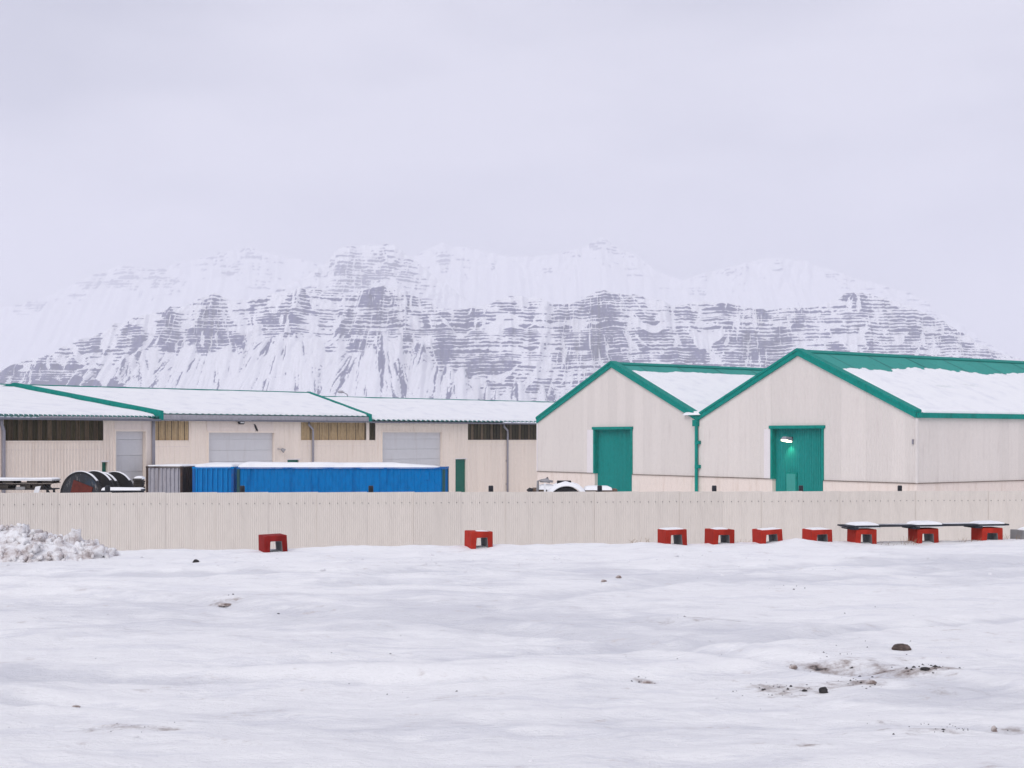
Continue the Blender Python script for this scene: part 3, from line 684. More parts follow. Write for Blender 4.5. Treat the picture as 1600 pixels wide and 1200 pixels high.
# valley hopper and downpipe with clips
mb = MB(); mb.tube([(0.0, -0.2, W_EAVE-0.12), (0.0, -0.2, LOW)], 0.125, 12); dp = mb.build('downpipe', M['teal_trim'], wh2, smooth=False)
mb = MB(); mb.box(-0.30, 0.16, -0.36, -0.03, W_EAVE-0.46, W_EAVE+0.02); mb.build('hopper', M['teal_trim'], dp, bevel=0.03)
for z in (1.35, -0.45):
    mb = MB(); mb.box(-0.1, 0.32, -0.30, -0.03, z-0.13, z+0.13); mb.build('pipe_clip', M['teal_trim'], dp, bevel=0.02)
snow_slab('valley_snow', wh1, (18.6, -0.35, W_EAVE+0.42), (1, 0, 0), (0, 1, 0), (0, 0, 1), 1.8, 2.2, 0.3, 20, 20, 61)
# wicket door and lamp of the right hall
wa0, wa1 = WH.a(1226)-20, WH.a(1239.5)-20
mb = MB(); mb.box(wa0-0.09, wa1+0.09, 0.22, 0.34, LOW, WH.z(1232, 740)+0.07); wk = mb.build('wicket_frame', M['teal_trim'], wh2, bevel=0.01)
mb = MB(); mb.box(wa0, wa1, 0.195, 0.24, LOW+0.05, WH.z(1232, 740)-0.02); mb.build('wicket_door', M['teal_roof'], wk)
la, lz = WH.a(1232)-20, WH.z(1230, 686)
lamp = thing('wall_lamp', 'lit hooded lamp on the teal door of the right hall', 'lamp', (wh2.location[0], wh2.location[1], 0), WH.th)
mb = MB(); mb.box(la-0.1, la+0.1, 0.16, 0.35, lz-0.12, lz+0.16); mb.build('bracket', M['black'], lamp, bevel=0.02)
mb = MB(); mb.hexa([(la-0.26,-0.55,lz-0.02),(la+0.26,-0.55,lz-0.02),(la+0.26,0.2,lz-0.16),(la-0.26,0.2,lz-0.16),(la-0.16,-0.40,lz+0.18),(la+0.16,-0.40,lz+0.18),(la+0.16,0.2,lz+0.12),(la-0.16,0.2,lz+0.12)])
mb.build('hood', M['pipe'], lamp, bevel=0.02)
mb = MB(); mb.hexa([(la-0.22,-0.50,lz-0.12),(la+0.22,-0.50,lz-0.12),(la+0.22,0.10,lz-0.22),(la-0.22,0.10,lz-0.22),(la-0.22,-0.50,lz-0.03),(la+0.22,-0.50,lz-0.03),(la+0.22,0.10,lz-0.15),(la-0.22,0.10,lz-0.15)])
mb.build('lamp_glass', M['lit'], lamp)
sp = bpy.data.lights.new('lamp_bulb', 'SPOT'); sp.energy = 75; sp.color = (1.0, 0.80, 0.50); sp.spot_size = R(95); sp.spot_blend = 0.8; sp.shadow_soft_size = 0.1
spo = bpy.data.objects.new('lamp_bulb', sp); COL.objects.link(spo); spo.parent = lamp; spo.location = (la, 0.0, lz-0.26); spo.rotation_euler = (R(10), 0, 0)

# ------------------------------------------------------------------ long workshop row on the left
def shed_doors(t, fc, px0, px1, pyt, recess=0.28):
    a0, a1 = fc.a(px0), fc.a(px1); zt = fc.z((px0+px1)/2, pyt)
    o = (a0-0.06, a1 + 0.30, LOW-0.5, zt)
    dr = MB(); dr.box(a0-0.06, a1+0.3, recess+0.02, recess+0.3, LOW, zt+0.1); dr = dr.build('overhead_door', M['door_grey'], t)
    h = 0.98; z = LOW
    while z < zt + 0.05:
        e = min(z+h, zt+0.1); mb = MB(); mb.box(a0-0.05, a1+0.29, recess-0.03, recess+0.03, z+0.008, e-0.008); mb.build('door_panel', M['door_grey'], dr, bevel=0.012); z = e
    for u0, u1 in ((a0-0.16, a0-0.06), (a1+0.30, a1+0.40)):
        mb = MB(); mb.box(u0, u1, -0.06, recess+0.3, LOW, zt+0.12); mb.build('door_jamb', M['cream'], t)
    mb = MB(); mb.box(a0-0.06, a1+0.3, -0.06, recess+0.3, zt, zt+0.12); mb.build('door_lintel', M['cream'], t)
    return o, (a0-0.9, a1+0.9, zt)

def man_door(t, fc, px0, px1, pyt):
    a0, a1 = fc.a(px0), fc.a(px1); zt = fc.z(px0, pyt)
    mb = MB(); mb.box(a0, a1, 0.16, 0.22, LOW, zt); d = mb.build('door', M['green_door'], t)
    mb = MB(); mb.tube([(a1-0.18, 0.10, LOW+1.0), (a1-0.05, 0.10, LOW+1.0)], 0.02, 6); mb.build('handle', M['steel'], d)
    mb = MB(); mb.box(a0-0.05, a1+0.12, -0.05, 0.16, zt, zt+0.09); mb.build('door_lintel', M['white_panel'], t)
    mb = MB(); mb.box(a1, a1+0.10, -0.04, 0.2, LOW, zt); mb.build('door_jamb', M['cream'], t)
    return (a0, a1+0.10, LOW-0.5, zt)

def strip_window(t, fc, px0, px1, z0, z1, mat, w=0.98, pitch=0.245, kind='trap', gap=0.02):
    a0, a1 = fc.a(px0), fc.a(px1); k = a0; j = 0
    mats = mat if isinstance(mat, list) else [mat]
    bk = MB(); bk.box(a0, a1, 0.12, 0.18, z0, z1); g = bk.build('window_strip', M['dark_recess'], t)
    while k < a1 - 0.1:
        e = min(k+w, a1); mb = MB(); sheet(mb, k+gap, e-gap, z0, z1, pitch, 0.075, kind, 0.09); mb.build('pane', mats[j % len(mats)], g, recalc=False); k = e; j += 1
    mb = MB(); mb.box(a0-0.03, a1+0.03, -0.05, 0.1, z0-0.07, z0); mb.build('window_sill', M['cream'], t)
    mb = MB(); mb.box(a0-0.03, a1+0.03, -0.012, 0.02, z0-0.55, z0-0.50); mb.build('flashing_strip', M['plinth'], t)
    return (a0, a1, z0, z1)

def downpipe(t, fc, px, ztop, swan=None):
    a = fc.a(px); mb = MB(); y = -0.16
    path = [(a, y, LOW), (a, y, ztop-0.95), (a, y, ztop-0.75)]
    if swan: path += [(a+swan, y, ztop-0.35), (a+swan, y, ztop)]
    else: path += [(a, y, ztop)]
    mb.tube(path, 0.10, 10); p = mb.build('downpipe', M['pipe'], t, smooth=True)
    for z in (LOW+1.2, LOW+3.6):
        mb = MB(); mb.box(a-0.14, a+0.14, y+0.04, 0.0, z-0.04, z+0.04); mb.build('pipe_clip', M['pipe'], p)

def shed_roof(t, a0, a1, ze, zr, D, snow_seed, eave_over=0.45, pitch=0.62, rib=0.10, w=2.48, snow_t=0.16):
    slope = (zr-ze)/D
    roof_sheets(t, a0, a1, w, ze - slope*eave_over, -eave_over, zr, D, pitch, rib, M['teal_edge'])
    roof_sheets(t, a0, a1, w, ze - slope*eave_over, 2*D + eave_over, zr, D, pitch, rib, M['teal_edge'])
    l_ = math.hypot(D+eave_over, zr-ze+slope*eave_over)
    up = np.array((0, D+eave_over, zr-ze+slope*eave_over))/l_; n = np.array((0, -up[2], up[1]))
    o = np.array((a0+0.0, -eave_over, ze-slope*eave_over)) + n*(0.03+rib*0.55) + up*0.16
    return snow_slab('roof_snow', t, o, (1, 0, 0), up, n, a1-a0, l_-0.30, snow_t, max(60, int((a1-a0)*7)), 60, snow_seed, ragged=0.08)

LF = Face(-0.36*110, 110, R(44))
Z_EAVE = 3.28
def verge(t, a, ze, zr, D, w=0.3, h0=-0.15, h1=0.45, eave_over=0.5, mat='teal_trim'):
    sl = (zr-ze)/D
    for y0, y1, za, zb in ((-eave_over, D, ze-sl*eave_over, zr), (D, 2*D+eave_over, zr, ze-sl*eave_over)):
        mb = MB(); mb.hexa([(a,y0,za+h0),(a+w,y0,za+h0),(a+w,y1,zb+h0),(a,y1,zb+h0),(a,y0,za+h1),(a+w,y0,za+h1),(a+w,y1,zb+h1),(a,y1,zb+h1)])
        mb.build('verge_board', M[mat], t)

# middle workshop
aB0, aB1 = 3.0, LF.a(572)
tB = thing('workshop', 'cream workshop in the middle of the row with yellowed window strips', 'workshop', (LF.o[0], LF.o[1], 0), LF.th)
DB, ZRB = 9.4, 6.05
mb = MB(); mb.prism([(0,0)]*0 or [(aB0, LOW), (aB1, LOW), (aB1, Z_EAVE-0.05), (aB0, Z_EAVE-0.05)], 0.62, 2*DB-0.3); mb.build('wall_core', M['cream'], tB)
zw = 1.48
op = []
o1, _ = shed_doors(tB, LF, 327, 424, 676); op.append(o1)
op.append(man_door(tB, LF, 449, 467, 718.5))
op.append(strip_window(tB, LF, 228, 295, zw, Z_EAVE-0.16, M['yellow_panel'], w=0.62, pitch=0.62, gap=0.03))
op.append(strip_window(tB, LF, 470, 572, zw, Z_EAVE-0.16, M['yellow_panel'], w=1.05, pitch=0.525, gap=0.035))
cladding(tB, aB0, aB1, op, LOW-0.2, Z_EAVE-0.05, 1.02, 0.51, 0.02, 'groove', M['cream'])
mb = MB(); mb.box(LF.a(326)-0.2, LF.a(427), -0.045, 0.0, o1[3]+0.12, Z_EAVE-0.12); mb.build('door_head_panel', M['plinth'], tB)
shed_roof(tB, aB0, aB1, Z_EAVE+0.50, ZRB, DB, 81, rib=0.04)
mb = MB(); mb.box(aB0, aB1, -0.42, -0.36, Z_EAVE-0.02, Z_EAVE+0.38); fs = mb.build('fascia', M['fascia'], tB)
k = aB0
while k < aB1 - 0.3:
    e = min(k+1.05, aB1); mb = MB(); sheet(mb, k, e, Z_EAVE+0.0, Z_EAVE+0.37, 0.15, 0.03, 'trap', -0.425); mb.build('fascia_sheet', M['fascia'], tB, recalc=False); k = e
mb = MB(); mb.box(aB0, aB1, -0.56, -0.38, Z_EAVE-0.15, Z_EAVE-0.03); mb.build('gutter', M['gutter'], tB, bevel=0.03)
mb = MB(); mb.prism([(0, 0)]*0 or [(aB0, ZRB+0.08), (aB1, ZRB+0.08), (aB1, ZRB+0.20), (aB0, ZRB+0.20)], DB-0.25, DB+0.25); mb.build('ridge_cap', M['teal_trim'], tB)
verge(tB, aB1, Z_EAVE+0.50, ZRB, DB, w=0.32, h0=-0.42, h1=0.26)
downpipe(tB, LF, 487.5, Z_EAVE-0.05, swan=-0.45)
mb = MB(); mb.prism([(0,0)]*0 or [(aB0, LOW), (aB0+0.3, LOW), (aB0+0.3, Z_EAVE), (aB0, Z_EAVE)], 0, 2*DB-0.3); mb.build('end_wall', M['cream'], tB)

# right workshop of the row
aC0, aC1 = aB1 + 0.02, LF.a(960)
tC = thing('workshop', 'cream workshop at the right end of the row, dark window strip beside warehouse', 'workshop', (LF.o[0], LF.o[1], 0), LF.th)
mb = MB(); mb.box(aC0, aC1, 0.62, 2*DB-0.3, LOW, Z_EAVE-0.05); mb.build('wall_core', M['cream'], tC)
op = []
o2, _ = shed_doors(tC, LF, 598, 687, 675.5); op.append(o2)
op.append(man_door(tC, LF, 711.5, 728, 717.5))
op.append(strip_window(tC, LF, 577, 586.5, zw, Z_EAVE-0.16, M['dark_panel'], w=1.0, pitch=0.35))
op.append(strip_window(tC, LF, 731, 850, zw, Z_EAVE-0.16, [M['dark_panel'], M['dark_panel_lit'], M['dark_panel']], w=0.45, pitch=0.45))
cladding(tC, aC0, aC1, op, LOW-0.2, Z_EAVE-0.05, 1.02, 0.51, 0.02, 'groove', M['cream'])
shed_roof(tC, aC0+0.32, aC1, Z_EAVE+0.12, 5.68, DB, 82)
mb = MB(); mb.box(aC0, aC1, -0.62, -0.42, Z_EAVE-0.18, Z_EAVE-0.04); mb.build('gutter', M['gutter'], tC, bevel=0.03)
mb = MB(); mb.box(aC0, aC1, DB-0.25, DB+0.25, 5.74, 5.90); mb.build('ridge_cap', M['teal_trim'], tC)
downpipe(tC, LF, 791.5, Z_EAVE-0.08, swan=-0.5)

# left hall, nearer
AF0 = at(243, 684, 88)
AF = Face(AF0.x, AF0.y, R(50))
ZA, ZRA, DA = 2.88, 5.05, 16.1
aA0 = AF.a(-60) - 4
tA = thing('workshop', 'cream hall at the left edge of the row with long dark window strip', 'workshop', (AF.o[0], AF.o[1], 0), AF.th)
mb = MB(); mb.prism([(aA0, LOW), (-0.05, LOW), (-0.05, ZA-0.05), (aA0, ZA-0.05)], 0.62, 2*DA-0.3); mb.build('wall_core', M['cream'], tA)
op = []
o3, _ = shed_doors(tA, AF, 182, 220.5, 674); op.append(o3)
op.append(man_door(tA, AF, 159.0, 167.5, 722))
zwa = AF.z(100, 688.5)
op.append(strip_window(tA, AF, 5, 161, zwa, ZA-0.14, [M['dark_panel'], M['dark_panel_lit']], w=0.31, pitch=0.31))
op.append(strip_window(tA, AF, -60, -4, zwa, ZA-0.14, [M['dark_panel'], M['dark_panel_lit']], w=0.31, pitch=0.31))
cladding(tA, aA0, -0.05, op, LOW-0.2, ZA-0.05, 1.04, 0.208, 0.03, 'trap', M['cream'])
shed_roof(tA, aA0, -0.05, ZA+0.10, ZRA, DA, 83, pitch=0.31, rib=0.07)
mb = MB(); mb.box(aA0, 0.0, -0.62, -0.42, ZA-0.16, ZA-0.02); mb.build('gutter', M['gutter'], tA, bevel=0.03)
verge(tA, -0.05, ZA+0.10, ZRA, DA, w=0.25, h0=-0.12, h1=0.46, eave_over=0.55)
mb = MB(); mb.box(aA0, 0, DA-0.25, DA+0.25, ZRA+0.02, ZRA+0.10); mb.build('ridge_cap', M['teal_trim'], tA)
downpipe(tA, AF, 3.5, ZA-0.06, swan=-0.14); downpipe(tA, AF, 237.5, ZA-0.06)
mb = MB(); mb.box(AF.a(178), AF.a(232), -0.045, -0.034, o3[3]+0.12, ZA-0.15); mb.build('door_head_panel', M['plinth'], tA)
mb = MB(); mb.box(o3[1]+0.1, -0.25, -0.05, -0.034, LOW, ZA-0.15); mb.build('door_side_panel', M['plinth'], tA)

# fittings on the row
def local(fc, px, py, b): a = fc.a(px, b); return a, fc.z(px, py, b)
def on_face(name, label, cat, fc): return thing(name, label, cat, (fc.o[0], fc.o[1], 0), fc.th)
a, z = local(LF, 378, 660, -0.3)
t = on_face('wall_lamp', 'unlit black bulkhead lamp high above the middle grey door', 'lamp', LF)
mb = MB(); mb.tube([(a-0.32, -0.16, z), (a-0.24, -0.2, z), (a+0.24, -0.2, z), (a+0.32, -0.16, z)], [0.05, 0.17, 0.17, 0.05], 12); mb.build('housing', M['black'], t, smooth=True)
mb = MB(); mb.box(a-0.2, a+0.2, -0.40, -0.30, z-0.06, z+0.05); mb.build('lamp_glass', M['white_paint'], t, bevel=0.03)
mb = MB(); mb.box(a-0.1, a+0.1, -0.16, -0.04, z-0.1, z+0.1); mb.build('bracket', M['black'], t)
a, z = local(LF, 441, 704, -0.3)
t = on_face('floodlight', 'small grey floodlight on the wall right of the middle grey door', 'lamp', LF)
mb = MB(); mb.bar((a-0.32, -0.02, z+0.16), (a-0.05, -0.3, z+0.12), 0.06, 0.06); mb.build('arm', M['pipe'], t)
mb = MB(); mb.tube([(a-0.06, -0.24, z+0.14), (a+0.16, -0.44, z-0.05)], [0.12, 0.20], 12); mb.build('head', M['steel'], t)
# raven on the lintel
a, z = LF.a(399), o1[3] + 0.12
t = thing('raven', 'black raven perched on the lintel of the middle grey door', 'bird', (LF.o[0] + a*LF.c, LF.o[1] + a*LF.s, z), LF.th)
me = bpy.data.meshes.new('raven_body')
V = [(0.10,-0.05,0.20),(0.03,-0.05,0.30),(-0.04,-0.06,0.44),(-0.10,-0.07,0.56),(-0.13,-0.08,0.60),(-0.22,-0.09,0.585),(0.17,-0.05,0.08),(0.22,-0.05,-0.02)]
me.from_pydata(V, [(0,1),(1,2),(2,3),(3,4),(4,5),(0,6),(6,7)], [])
me.materials.append(M['feather'])
body = link('body', me, t)
sk = body.modifiers.new('skin', 'SKIN'); body.modifiers.new('sub', 'SUBSURF').render_levels = 2
for i, r in enumerate((0.105, 0.125, 0.115, 0.075, 0.06, 0.018, 0.06, 0.03)): me.skin_vertices[0].data[i].radius = (r, r*0.9)
me.skin_vertices[0].data[0].use_root = True
for dx in (-0.03, 0.05):
    mb = MB(); mb.tube([(0.04+dx*0.6, -0.05, 0.20), (0.02+dx, -0.05, 0.0)], 0.014, 6)
    mb.bar((0.02+dx+0.05, -0.05, 0.012), (0.02+dx-0.09, -0.05, 0.012), 0.02, 0.02); mb.build('leg', M['feather'], t)

# street lamp beyond the row
p = at(541, 618, 175)
t = thing('street_lamp', 'small curved street lamp peeking over the white workshop roof', 'street lamp', (p.x, p.y, LOW))
hl = p.z - LOW
mb = MB(); mb.tube([(0.3, 0, 0), (0.3, 0, hl-0.5), (0.1, 0, hl+0.15), (-0.35, 0, hl+0.38)], [0.10, 0.07, 0.06, 0.05], 10); mb.build('pole', M['pipe'], t, smooth=True)
mb = MB(); mb.tube([(-0.25, 0, hl+0.36), (-0.5, 0, hl+0.45), (-0.95, 0, hl+0.44), (-1.05, 0, hl+0.40)], [0.06, 0.17, 0.16, 0.05], 12); mb.build('lamp_head', M['fascia'], t, smooth=True)

# ------------------------------------------------------------------ fence
fA = at(0, 770, 28.3); fB = at(1600, 767, 35.9)
fdir = Vector((fB.x-fA.x, fB.y-fA.y, 0)); flen = fdir.length; fth = math.atan2(fdir.y, fdir.x); fdir.normalize()
FN = Face(fA.x, fA.y, fth)
fence = thing('fence', 'long beige corrugated metal fence in front of the yard', 'fence', (fA.x, fA.y, 0), fth)
CW = flen / 23.0
mb = MB(); sheet(mb, 0.0, CW+0.03, -2.3, 0, CW/24, 0.009, 'trap', 0, thick=0.006, ph=CW/24*0.1); sm = mb.mesh('fence_sheet', M['fence'])
mb = MB()
for k in range(6):
    c = (k+0.30)*CW/6 - (0.03 if k == 0 else 0) + 0.045
    mb.tube([(c, 0.0, -0.235), (c, -0.022, -0.235)], 0.007, 8)
scm = mb.mesh('fence_screws', M['post'])
mb = MB(); mb.box(0, CW, 0.014, 0.06, -0.27, -0.20); rlm = mb.mesh('fence_rail', M['pipe'])
for i in range(-4, 27):
    c = i*CW; zt = fA.z + (fB.z-fA.z)*(c+CW/2)/flen
    s_ = link('sheet', sm, fence, (c, 0.012*(i % 2), zt)); s_.rotation_euler = (0, 0, 0)
    tag(link('screw_row', scm, s_), kind='stuff'); link('rail', rlm, fence, (c, 0, zt))
for px in (-30, 168, 378.5, 579.5, 767, 937, 1116, 1251.5, 1406, 1548):
    if px == 1548: continue
    a = FN.a(px, 0.14); zt = fA.z + (fB.z-fA.z)*a/flen
    mb = MB(); mb.tube([(0, 0, -2.4), (0, 0, 0.115), (0, 0, 0.135)], [0.055, 0.055, 0.045], 14); mb.build('post', M['post'], fence, loc=(a, 0.14, zt))

# ------------------------------------------------------------------ shipping containers
def container(label, px, Y, yaw, Lx, Ly, panel, frame, post, seed, H=2.59, long_front=True, side_mat=None, snow=0.34, pit=0.28, dep=0.045):
    p = at(px, 700, Y)
    t = thing('shipping_container', label, 'container', (p.x, p.y, YARD), yaw, 'containers behind the fence')
    for (x, y) in ((0, 0), (Lx, 0), (0, Ly), (Lx, Ly)):
        cx = x + (0.08 if x == 0 else -0.08); cy = y + (0.08 if y == 0 else -0.08)
        mb = MB(); mb.box(cx-0.08, cx+0.08, cy-0.08, cy+0.08, 0.12, H-0.12); mb.build('corner_post', M[post], t, bevel=0.01)
        for z in (0, H-0.12):
            mb = MB(); mb.box(cx-0.09, cx+0.09, cy-0.09, cy+0.09, z, z+0.12); mb.build('corner_casting', M[frame], t, bevel=0.01)
    for z in (0.02, H-0.11):
        for y in (0.05, Ly-0.05):
            mb = MB(); mb.box(0.17, Lx-0.17, y-0.045, y+0.045, z, z+0.10); mb.build('rail', M[frame], t)
        for x in (0.05, Lx-0.05):
            mb = MB(); mb.box(x-0.045, x+0.045, 0.17, Ly-0.17, z, z+0.10); mb.build('rail', M[frame], t)
    mb = MB(); sheet(mb, 0.16, Lx-0.16, 0.12, H-0.11, pit, dep, 'trap', 0.09, thick=0.004); mb.build('front_panel', M[panel], t, recalc=False)
    for (x, rz, loc) in ((Lx, R(90), (Lx-0.0, 0, 0)), (0, R(-90), (0, Ly, 0))):
        mb = MB(); sheet(mb, 0.16, Ly-0.16, 0.12, H-0.11, 0.28, 0.045, 'trap', 0.09, thick=0.004); mb.build('side_panel', M[side_mat or panel], t, loc=loc, rot=(0, 0, rz), recalc=False)
    mb = MB(); mb.box(0.1, Lx-0.1, Ly-0.12, Ly-0.06, 0.1, H-0.1); mb.build('back_panel', M[panel], t)
    mb = MB(); mb.box(0.06, Lx-0.06, 0.06, Ly-0.06, H-0.07, H-0.02); mb.build('roof', M[frame], t)
    mb = MB(); mb.box(0.1, Lx-0.1, 0.1, Ly-0.1, 0.1, 0.2); mb.build('floor', M['wood'], t)
    snow_slab('snow_cap', t, (0.03, 0.0, H-0.02), (1, 0, 0), (0, 1, 0), (0, 0, 1), Lx-0.06, Ly-0.04, snow, int(Lx*9)+12, int(Ly*9)+12, seed, mask=(lambda A, B: 0.55*np.clip((Lx-0.5-A)/4.5, 0, 1)**0.7*(0.8+0.4*fbm(A*0.6, B*0.6, 3, seed+3))) if Lx > 8 else None, ragged=0.3)
    return t
cg = container('grey rusty shipping container with its end to the fence', 228, 86, R(-15), 2.44, 2.99, 'cgrey', 'crust', 'crust', 91, side_mat='crust', snow=0.12, pit=0.27, dep=0.09)
ce = container('bright blue shipping container end-on with deep ribs beside grey one', 300.5, 84, R(1), 2.44, 6.06, 'blue_light', 'blue_light', 'blue_frame', 92, snow=0.20, pit=0.30, dep=0.09)
cl = container('long dark blue shipping container seen side-on under thick snow', 370, 83, R(-2.5), 12.19, 2.44, 'blue', 'blue_frame', 'green_frame', 93, snow=0.30, pit=0.40, dep=0.03)
mb = MB(); mb.box(11.0, 11.25, 0.02, 0.06, 1.85, 2.3); mb.build('vent', M['blue'], cl, bevel=0.01)

# ------------------------------------------------------------------ cable drums
def cable_drum(label, px, py, Y, yaw, rad, wid, seed, plate):
    p = at(px, py, Y)
    t = thing('cable_drum', label, 'cable drum', (p.x, p.y, YARD), yaw, 'cable drums behind the fence')
    for j, y in enumerate((0, wid)):
        mb = MB(); mb.tube([(0, y-0.05, rad), (0, y+0.05, rad)], rad, 48); fl = mb.build('flange', M['drum' if (j == 0 and plate) else 'drum_dark'], t)
        mb = MB(); n = 48
        for k in range(n):
            a0, a1 = 2*math.pi*k/n, 2*math.pi*(k+1)/n
            q = []
            for yy in (y-0.07, y+0.07):
                for rr, aa in ((rad-0.10, a0), (rad+0.012, a0), (rad+0.012, a1), (rad-0.10, a1)):
                    q.append((rr*math.cos(aa), yy, rad+rr*math.sin(aa)))
            mb.hexa(q)
        mb.build('rim', M['drum_dark'], fl)
        # snow lying on the top of the rim
        A = np.linspace(R(38), R(140), 60)[None, :]; B = np.linspace(-0.10, 0.10, 9)[:, None]
        h = 0.032*np.sqrt(np.clip(1-(B/0.10)**2, 0, 1))*np.clip((np.sin(A)-0.60)*4, 0, 1)*(0.7+0.6*fbm(A*6+seed, B*4, 3, seed)) - 0.01
        rr = rad + 0.015 + h
        link('snow', grid_mesh('drum_snow', rr*np.cos(A), B + y + 0*A, rad + rr*np.sin(A), M['snow']), fl)
    mb = MB(); mb.tube([(0, 0.05, rad), (0, wid-0.05, rad)], rad*0.55, 32); mb.build('core', M['drum_dark'], t)
    if plate:
        s = 0.62; c, sn = math.cos(R(-18)), math.sin(R(-18)); pts = []
        for yy in (-0.10, -0.05):
            for x, z in ((-s,-s*1.1),(s,-s*1.1),(s,s*0.9),(-s,s*0.9)): pts.append((c*x-sn*z+0.02, yy, rad+sn*x+c*z+0.12))
        mb = MB(); mb.hexa(pts); mb.build('centre_plate', M['red_plate'], t)
    return t
cable_drum('large weathered cable drum with rust red centre plate behind the fence', 127, 772, 74, R(-20), 1.27, 1.15, 5, True)
cable_drum('dark cable drum half hidden behind the one with the red plate', 158, 772, 76.5, R(-20), 1.22, 1.25, 9, False)

# ------------------------------------------------------------------ pallets on a steel trestle, boards, trailer
p = at(-30, 700, 70)
rack = thing('storage_rack', 'dark steel rack under the pallets at the left edge', 'rack', (p.x, p.y, YARD))
ztop = at(0, 749, 70).z - YARD
for x in (0.25, 3.25):
    for y in (0.1, 1.1):
        mb = MB(); mb.box(x-0.05, x+0.05, y-0.05, y+0.05, 0, ztop-0.52); mb.build('leg', M['black'], rack)
mb = MB(); mb.box(0.0, 3.5, 0.0, 1.2, ztop-0.52, ztop-0.46); mb.build('deck', M['black'], rack)
for x0, x1 in ((3.3, 3.75), (3.1, 3.45)):
    mb = MB(); mb.tube([(x0, -0.05, ztop-0.30), ((x0+x1)/2+0.05, -0.08, ztop-0.48), (x1, -0.05, ztop-0.75)], 0.025, 8); mb.build('brace', M['black'], rack, smooth=True)
mb = MB(); mb.box(1.75, 2.2, -0.1, -0.04, ztop-0.50, ztop-0.36); mb.build('label_board', M['concrete_l'], rack)
mb = MB(); mb.hexa([(2.6,-0.1,ztop-0.75),(2.85,-0.1,ztop-0.75),(2.85,-0.05,ztop-0.75),(2.6,-0.05,ztop-0.75),(2.72,-0.1,ztop-0.36),(2.98,-0.1,ztop-0.32),(2.98,-0.05,ztop-0.32),(2.72,-0.05,ztop-0.36)]); mb.build('white_plate', M['white_paint'], rack)
def pallet(label, x, z, seed, lw=3.4, snow=True):
    t = thing('pallet', label, 'pallet', (p.x + x, p.y, YARD + z), 0, 'stacked pallets')
    for k in range(6):
        mb = MB(); y = k*0.215; mb.box(0, lw, y, y+0.14, 0.165, 0.195); mb.build('deck_board', M['wood'], t)
    for k in range(3):
        mb = MB(); y = k*0.535; mb.box(0, lw, y, y+0.14, 0.0, 0.025); mb.build('bottom_board', M['wood'], t)
    for x in (0.0, lw*0.27, lw*0.62, lw-0.55):
        for y in (0.01, 0.54, 1.06):
            mb = MB(); mb.box(x, x+0.5, y, y+0.15, 0.026, 0.164); mb.build('block', M['wood'], t)
    if snow: snow_slab('snow_cap', t, (0.0, -0.02, 0.185), (1, 0, 0), (0, 1, 0), (0, 0, 1), lw, 1.25, 0.11, 60, 20, seed, ragged=0.1)
    return t
pallet('snow-topped dark wooden pallet on top of the pile at left edge', 0.15, ztop-0.21, 71)
pallet('dark wooden pallet just under the snow-topped one', 0.0, ztop-0.455, 72, lw=3.1, snow=False)

p2 = at(208, 700, 80); zt2 = at(0, 747.5, 80).z - YARD
t = thing('board_stack', 'stack of dark boards under snow beside the grey container', 'boards', (p2.x, p2.y, YARD))
k = 0; z = 0.0
while z < zt2 - 0.01:
    h = min(0.11, zt2 - z); mb = MB(); dx = 0.03*math.sin(k*2.1); mb.box(dx, dx+0.50, 0, 0.6, z+0.012, z+h); mb.build('board', M['wood'], t); z += h; k += 1
snow_slab('snow_cap', t, (0, 0, zt2-0.01), (1, 0, 0), (0, 1, 0), (0, 0, 1), 0.54, 0.6, 0.15, 20, 20, 75, ragged=0.08)

p3 = at(158, 700, 66); zt3 = at(0, 764.5, 66).z - YARD
t = thing('trestle_table', 'long low trestle top under a strip of snow before the drums', 'trestle', (p3.x, p3.y, YARD))
mb = MB(); mb.box(0, 1.88, 0, 0.7, zt3-0.10, zt3); mb.build('top', M['plank'], t)
for x in (0.1, 1.75):
    for y in (0.08, 0.6):
        mb = MB(); mb.box(x, x+0.08, y-0.04, y+0.04, 0, zt3-0.1); mb.build('leg', M['plank'], t)
snow_slab('snow_cap', t, (0, -0.02, zt3-0.01), (1, 0, 0), (0, 1, 0), (0, 0, 1), 1.88, 0.72, 0.10, 40, 20, 76, ragged=0.08)

